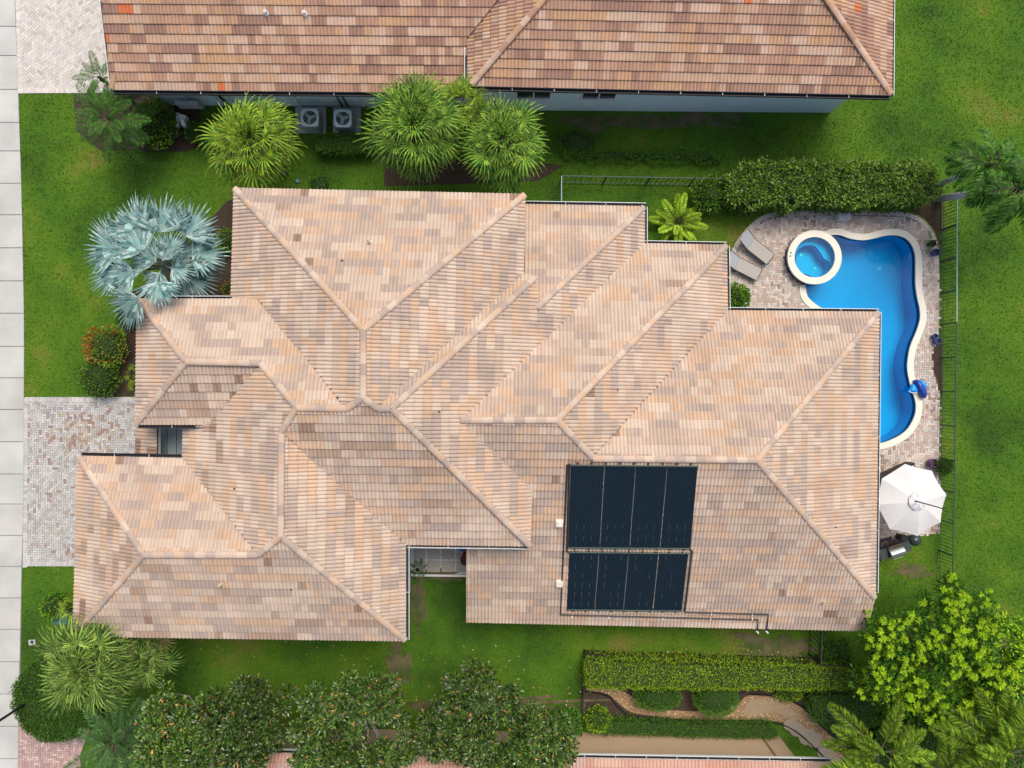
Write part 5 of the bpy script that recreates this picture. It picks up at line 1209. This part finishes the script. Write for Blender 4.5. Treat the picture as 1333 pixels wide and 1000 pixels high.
palm('foxtail_palm', 'bushy foxtail palm in the bottom right corner', 1318, 985, 4.8, FX, 13, 30, -10, 1.1, trunk_r=.12, mt=M_ptrunk, seed=18, azs=[R(x) for x in (140, 165, 110, 80, 190, 30, 225, -60, -10)])
palm('foxtail_palm', 'foxtail palm crown poking through the lime tree', 1235, 1010, 4.4, FX, 7, 30, -10, .85, trunk_r=.12, mt=M_ptrunk, seed=19, azs=[R(x) for x in (120, 60, 90, 150, 20, -20, 200)])
LF = [feather_mesh('frond', M_lime, 1.2, 20, .2, .10, .35, seed=s, vang=.2) for s in (9, 10)]
palm('lime_leaf_plant', 'bright lime plant between the roof corner and the round hedge bush', 884, 288, .7, LF, 24, 75, 2, .98, seed=20, trunk_r=.05, cat='plant')
palm('small_palm', 'small palm growing in the dark pot by the upper fence', 1219, 313, .7, DA, 9, 55, 0, .30, seed=21, trunk_r=.03, cat='plant')
palm('spiky_plant', 'spiky dark plant standing in the courtyard pot', 543.5, 742, .5, DA, 12, 60, 0, .22, seed=22, trunk_r=.03, cat='plant')
for (u, v, k, lb_) in ((178, 504, 23, 'spiky bright green plant in the mulch by the driveway'), (172, 490, 24, 'small strappy plant in the mulch above the spiky one'), (262, 325, 25, 'young green fan plant under the silver palm leaves')):
    palm('strappy_plant', lb_, u, v, .4, [FA[0], FA[1]], 9, 70, 8, .26, seed=k, trunk_r=.04, cat='plant')

# trees
def tree(name, label, cu, cv, rpx, zc, hz, nclus, per, m_list, probs, ls, lw, seed, shape=None, spread=.42, group=None, limb=True, base=None):
    rg = np.random.default_rng(seed); c = W(cu, cv, zc); R0 = rpx * (D - zc) / F
    e = empty(name, (c.x, c.y, 0), label, 'tree', group)
    K = []
    tries = 0
    while len(K) < nclus and tries < nclus * 40:
        tries += 1; a = rg.uniform(0, 2 * math.pi); r = math.sqrt(rg.random()); out = 1 + .22 * noise.noise(Vector((math.cos(a) * 1.6 + seed, math.sin(a) * 1.6, seed))) * 2
        x = c.x + R0 * out * r * math.cos(a); y = c.y + R0 * out * r * math.sin(a)
        if noise.noise(Vector((x * .8, y * .8, seed * 2.))) < -.28: continue
        top = hz * math.sqrt(max(0, 1 - r * r * .85)); z = zc + top * (1 - rg.random() ** 1.5 * .9) - hz * .35 + .5 * noise.noise(Vector((x * .9, y * .9, 7)))
        K.append((x, y, z))
    K = np.array(K); n = len(K) * per; cc = np.repeat(K, per, 0); d = rdir(n); d[:, 2] = d[:, 2] * .7 + .15
    rad = spread * RNG.random(n) ** .45; P = cc + d * rad[:, None] * np.array([1, 1, .7])
    dd = d + rdir(n) * .6 + np.array([0, 0, .25]); V, Fc = leaves(P, dd, RNG.uniform(.7, 1.25, n) * ls, RNG.uniform(.8, 1.2, n) * lw, droop=.1)
    mi = RNG.choice(len(m_list), n, p=probs); np_obj('crown', V, Fc, m_list, e, mi=np.repeat(mi, 2))
    t = MB(); b = Vector(base) if base is not None else Vector((c.x * 1.05, c.y * 1.10, 0)); h1 = zc - hz * .6
    t.tube([b, Vector((b.x + .05, b.y, h1 * .5)), Vector((c.x, c.y, h1))], [.17, .13, .1], 9)
    t.build('trunk', M_trunk, e, smooth=True)
    for k in range(14):
        q = K[rg.integers(0, len(K))]; s = Vector((c.x, c.y, h1 * rg.uniform(.7, 1))); q = Vector(q); md = s.lerp(q, .5) + Vector((rg.uniform(-.2, .2), rg.uniform(-.2, .2), -.1)); 
        t2 = MB(); q = s.lerp(q, .7) - Vector((0, 0, .25)); t2.tube([s, md - Vector((0, 0, .1)), q], [.045, .028, .010], 6); t2.build('limb', mat('bark_pale', (.30, .28, .25), .9) if k == 0 else bpy.data.materials.get('bark_pale') or M_trunk, e)
    return e, K
MG = [M_magn, M_magb, M_magg]
for i, (u, v, r, zc, lab, nc) in enumerate(((230, 958, 54, 4.3, 'magnolia tree with orange leaf backs, leftmost of the bottom row', 85), (316, 938, 58, 4.2, 'dark magnolia tree second from the left of the bottom row', 90), (458, 952, 66, 4.4, 'magnolia tree in the middle of the bottom row left of the tan gap', 115), (628, 947, 63, 4.4, 'magnolia tree right of the tan wall gap in the bottom row', 105), (700, 965, 40, 4.0, 'small magnolia crown at the right end of the bottom row', 45))):
    tree('magnolia_tree', lab, u, v, r, zc, 2.2, nc, 130, MG, [.915, .025, .06], .16, .09, 40 + i, spread=.36, group='magnolia trees along the bottom edge')
e_, K = tree('lime_green_tree', 'broad tree with bright lime leaf rosettes in the lower right corner', 1222, 862, 92, 3.2, 1.6, 150, 70, [M_schd], [1.0], .2, .08, 61, spread=.5)
# rosettes of young leaves
rgn = np.random.default_rng(5); n = 620; idx = rgn.integers(0, len(K), n); base_ = K[idx] + rdir(n) * .42; base_[:, 2] = K[idx][:, 2] + .22 + rgn.random(n) * .25
VV = []; C2 = []; D2 = []; LL = []
for b in base_:
    k = 13; s = rgn.uniform(.5, 1.15)
    for j in range(k):
        a = 2 * math.pi * j / k + rgn.uniform(-.2, .2); C2.append(b); el = rgn.uniform(-.05, .8); D2.append((math.cos(a) * math.cos(el), math.sin(a) * math.cos(el), math.sin(el))); LL.append(.19 * s)
V, Fc = leaves(np.array(C2), np.array(D2), np.array(LL), np.array(LL) * .42, droop=.15); np_obj('leaf_rosettes', V, Fc, [M_sch], e_)
tree('small_tree', 'yellow green shrubby tree at the right edge above the foxtail palms', 1318, 850, 42, 3.0, 1.2, 40, 70, [M_schd, M_sch], [.6, .4], .17, .08, 71, spread=.4)

# fallen leaves
C = np.array([tuple(W(u, v, 0))[:3] for u, v in [(RNG.uniform(540, 760), RNG.uniform(840, 925)) for _ in range(60)] + [(RNG.uniform(250, 520), RNG.uniform(835, 870)) for _ in range(25)] + [(RNG.uniform(770, 1060), RNG.uniform(845, 858)) for _ in range(60)]])
C[:, 2] = .05; V, Fc = leaves(C, rdir(len(C)) * np.array([1, 1, .15]), RNG.uniform(.08, .16, len(C)), .06); np_obj('fallen_leaves', V, Fc, M_dryleaf, None, kind='stuff')

# ------------------------------------------------------------------ grass blades
n = 420000
C = np.column_stack([RNG.uniform(-24.5, 24.5, n), RNG.uniform(-18, 18, n)])
ok = np.ones(n, bool)
hard = [drive, px([(19, -60), (170, -60), (170, 121), (24, 122)]), px([(24, 940), (120, 940), (104, 985), (118, 1070), (22, 1070)]), deck, px([(-60, -130), (20, -130), (24.5, 122), (29, 260), (32, 420), (32, 640), (29, 740), (26, 1130), (-60, 1130)]), gp]
for p in hard + [b[1] for b in beds]: ok &= ~pts_in_poly(C, p)
for p in dirt_loops:
    ins = pts_in_poly(C, p); ok &= ~(ins & (RNG.random(n) < .5))
for x0, y0, x1, y1, z in ((320, 265, 670, 540, H), (195, 405, 400, 540, H2), (118, 610, 515, 815, H), (400, 520, 675, 700, H), (620, 285, 825, 540, LO), (620, 335, 930, 600, LO), (620, 560, 1120, 790, LO), (150, -60, 1150, 112, 3.5), (-50, 1000, 1060, 1100, 3)):
    a = W(x0, y0, z); b = W(x1, y1, z); ok &= ~((C[:, 0] > a.x) & (C[:, 0] < b.x) & (C[:, 1] < a.y) & (C[:, 1] > b.y))
C = C[ok]; n = len(C); a = RNG.uniform(0, 2 * math.pi, n); ln = RNG.uniform(.03, .085, n); wd = RNG.uniform(.010, .024, n); lean = RNG.uniform(.2, 1.1, n)
dx, dy = np.cos(a), np.sin(a)
V = np.stack([np.column_stack([C[:, 0] - dy * wd, C[:, 1] + dx * wd, np.zeros(n)]), np.column_stack([C[:, 0] + dy * wd, C[:, 1] - dx * wd, np.zeros(n)]), np.column_stack([C[:, 0] + dx * ln * lean, C[:, 1] + dy * ln * lean, ln])], 1).reshape(-1, 3)
np_obj('grass', V, np.arange(3 * n).reshape(-1, 3), M_blade, None, kind='stuff', origin=(0, 0, 0))
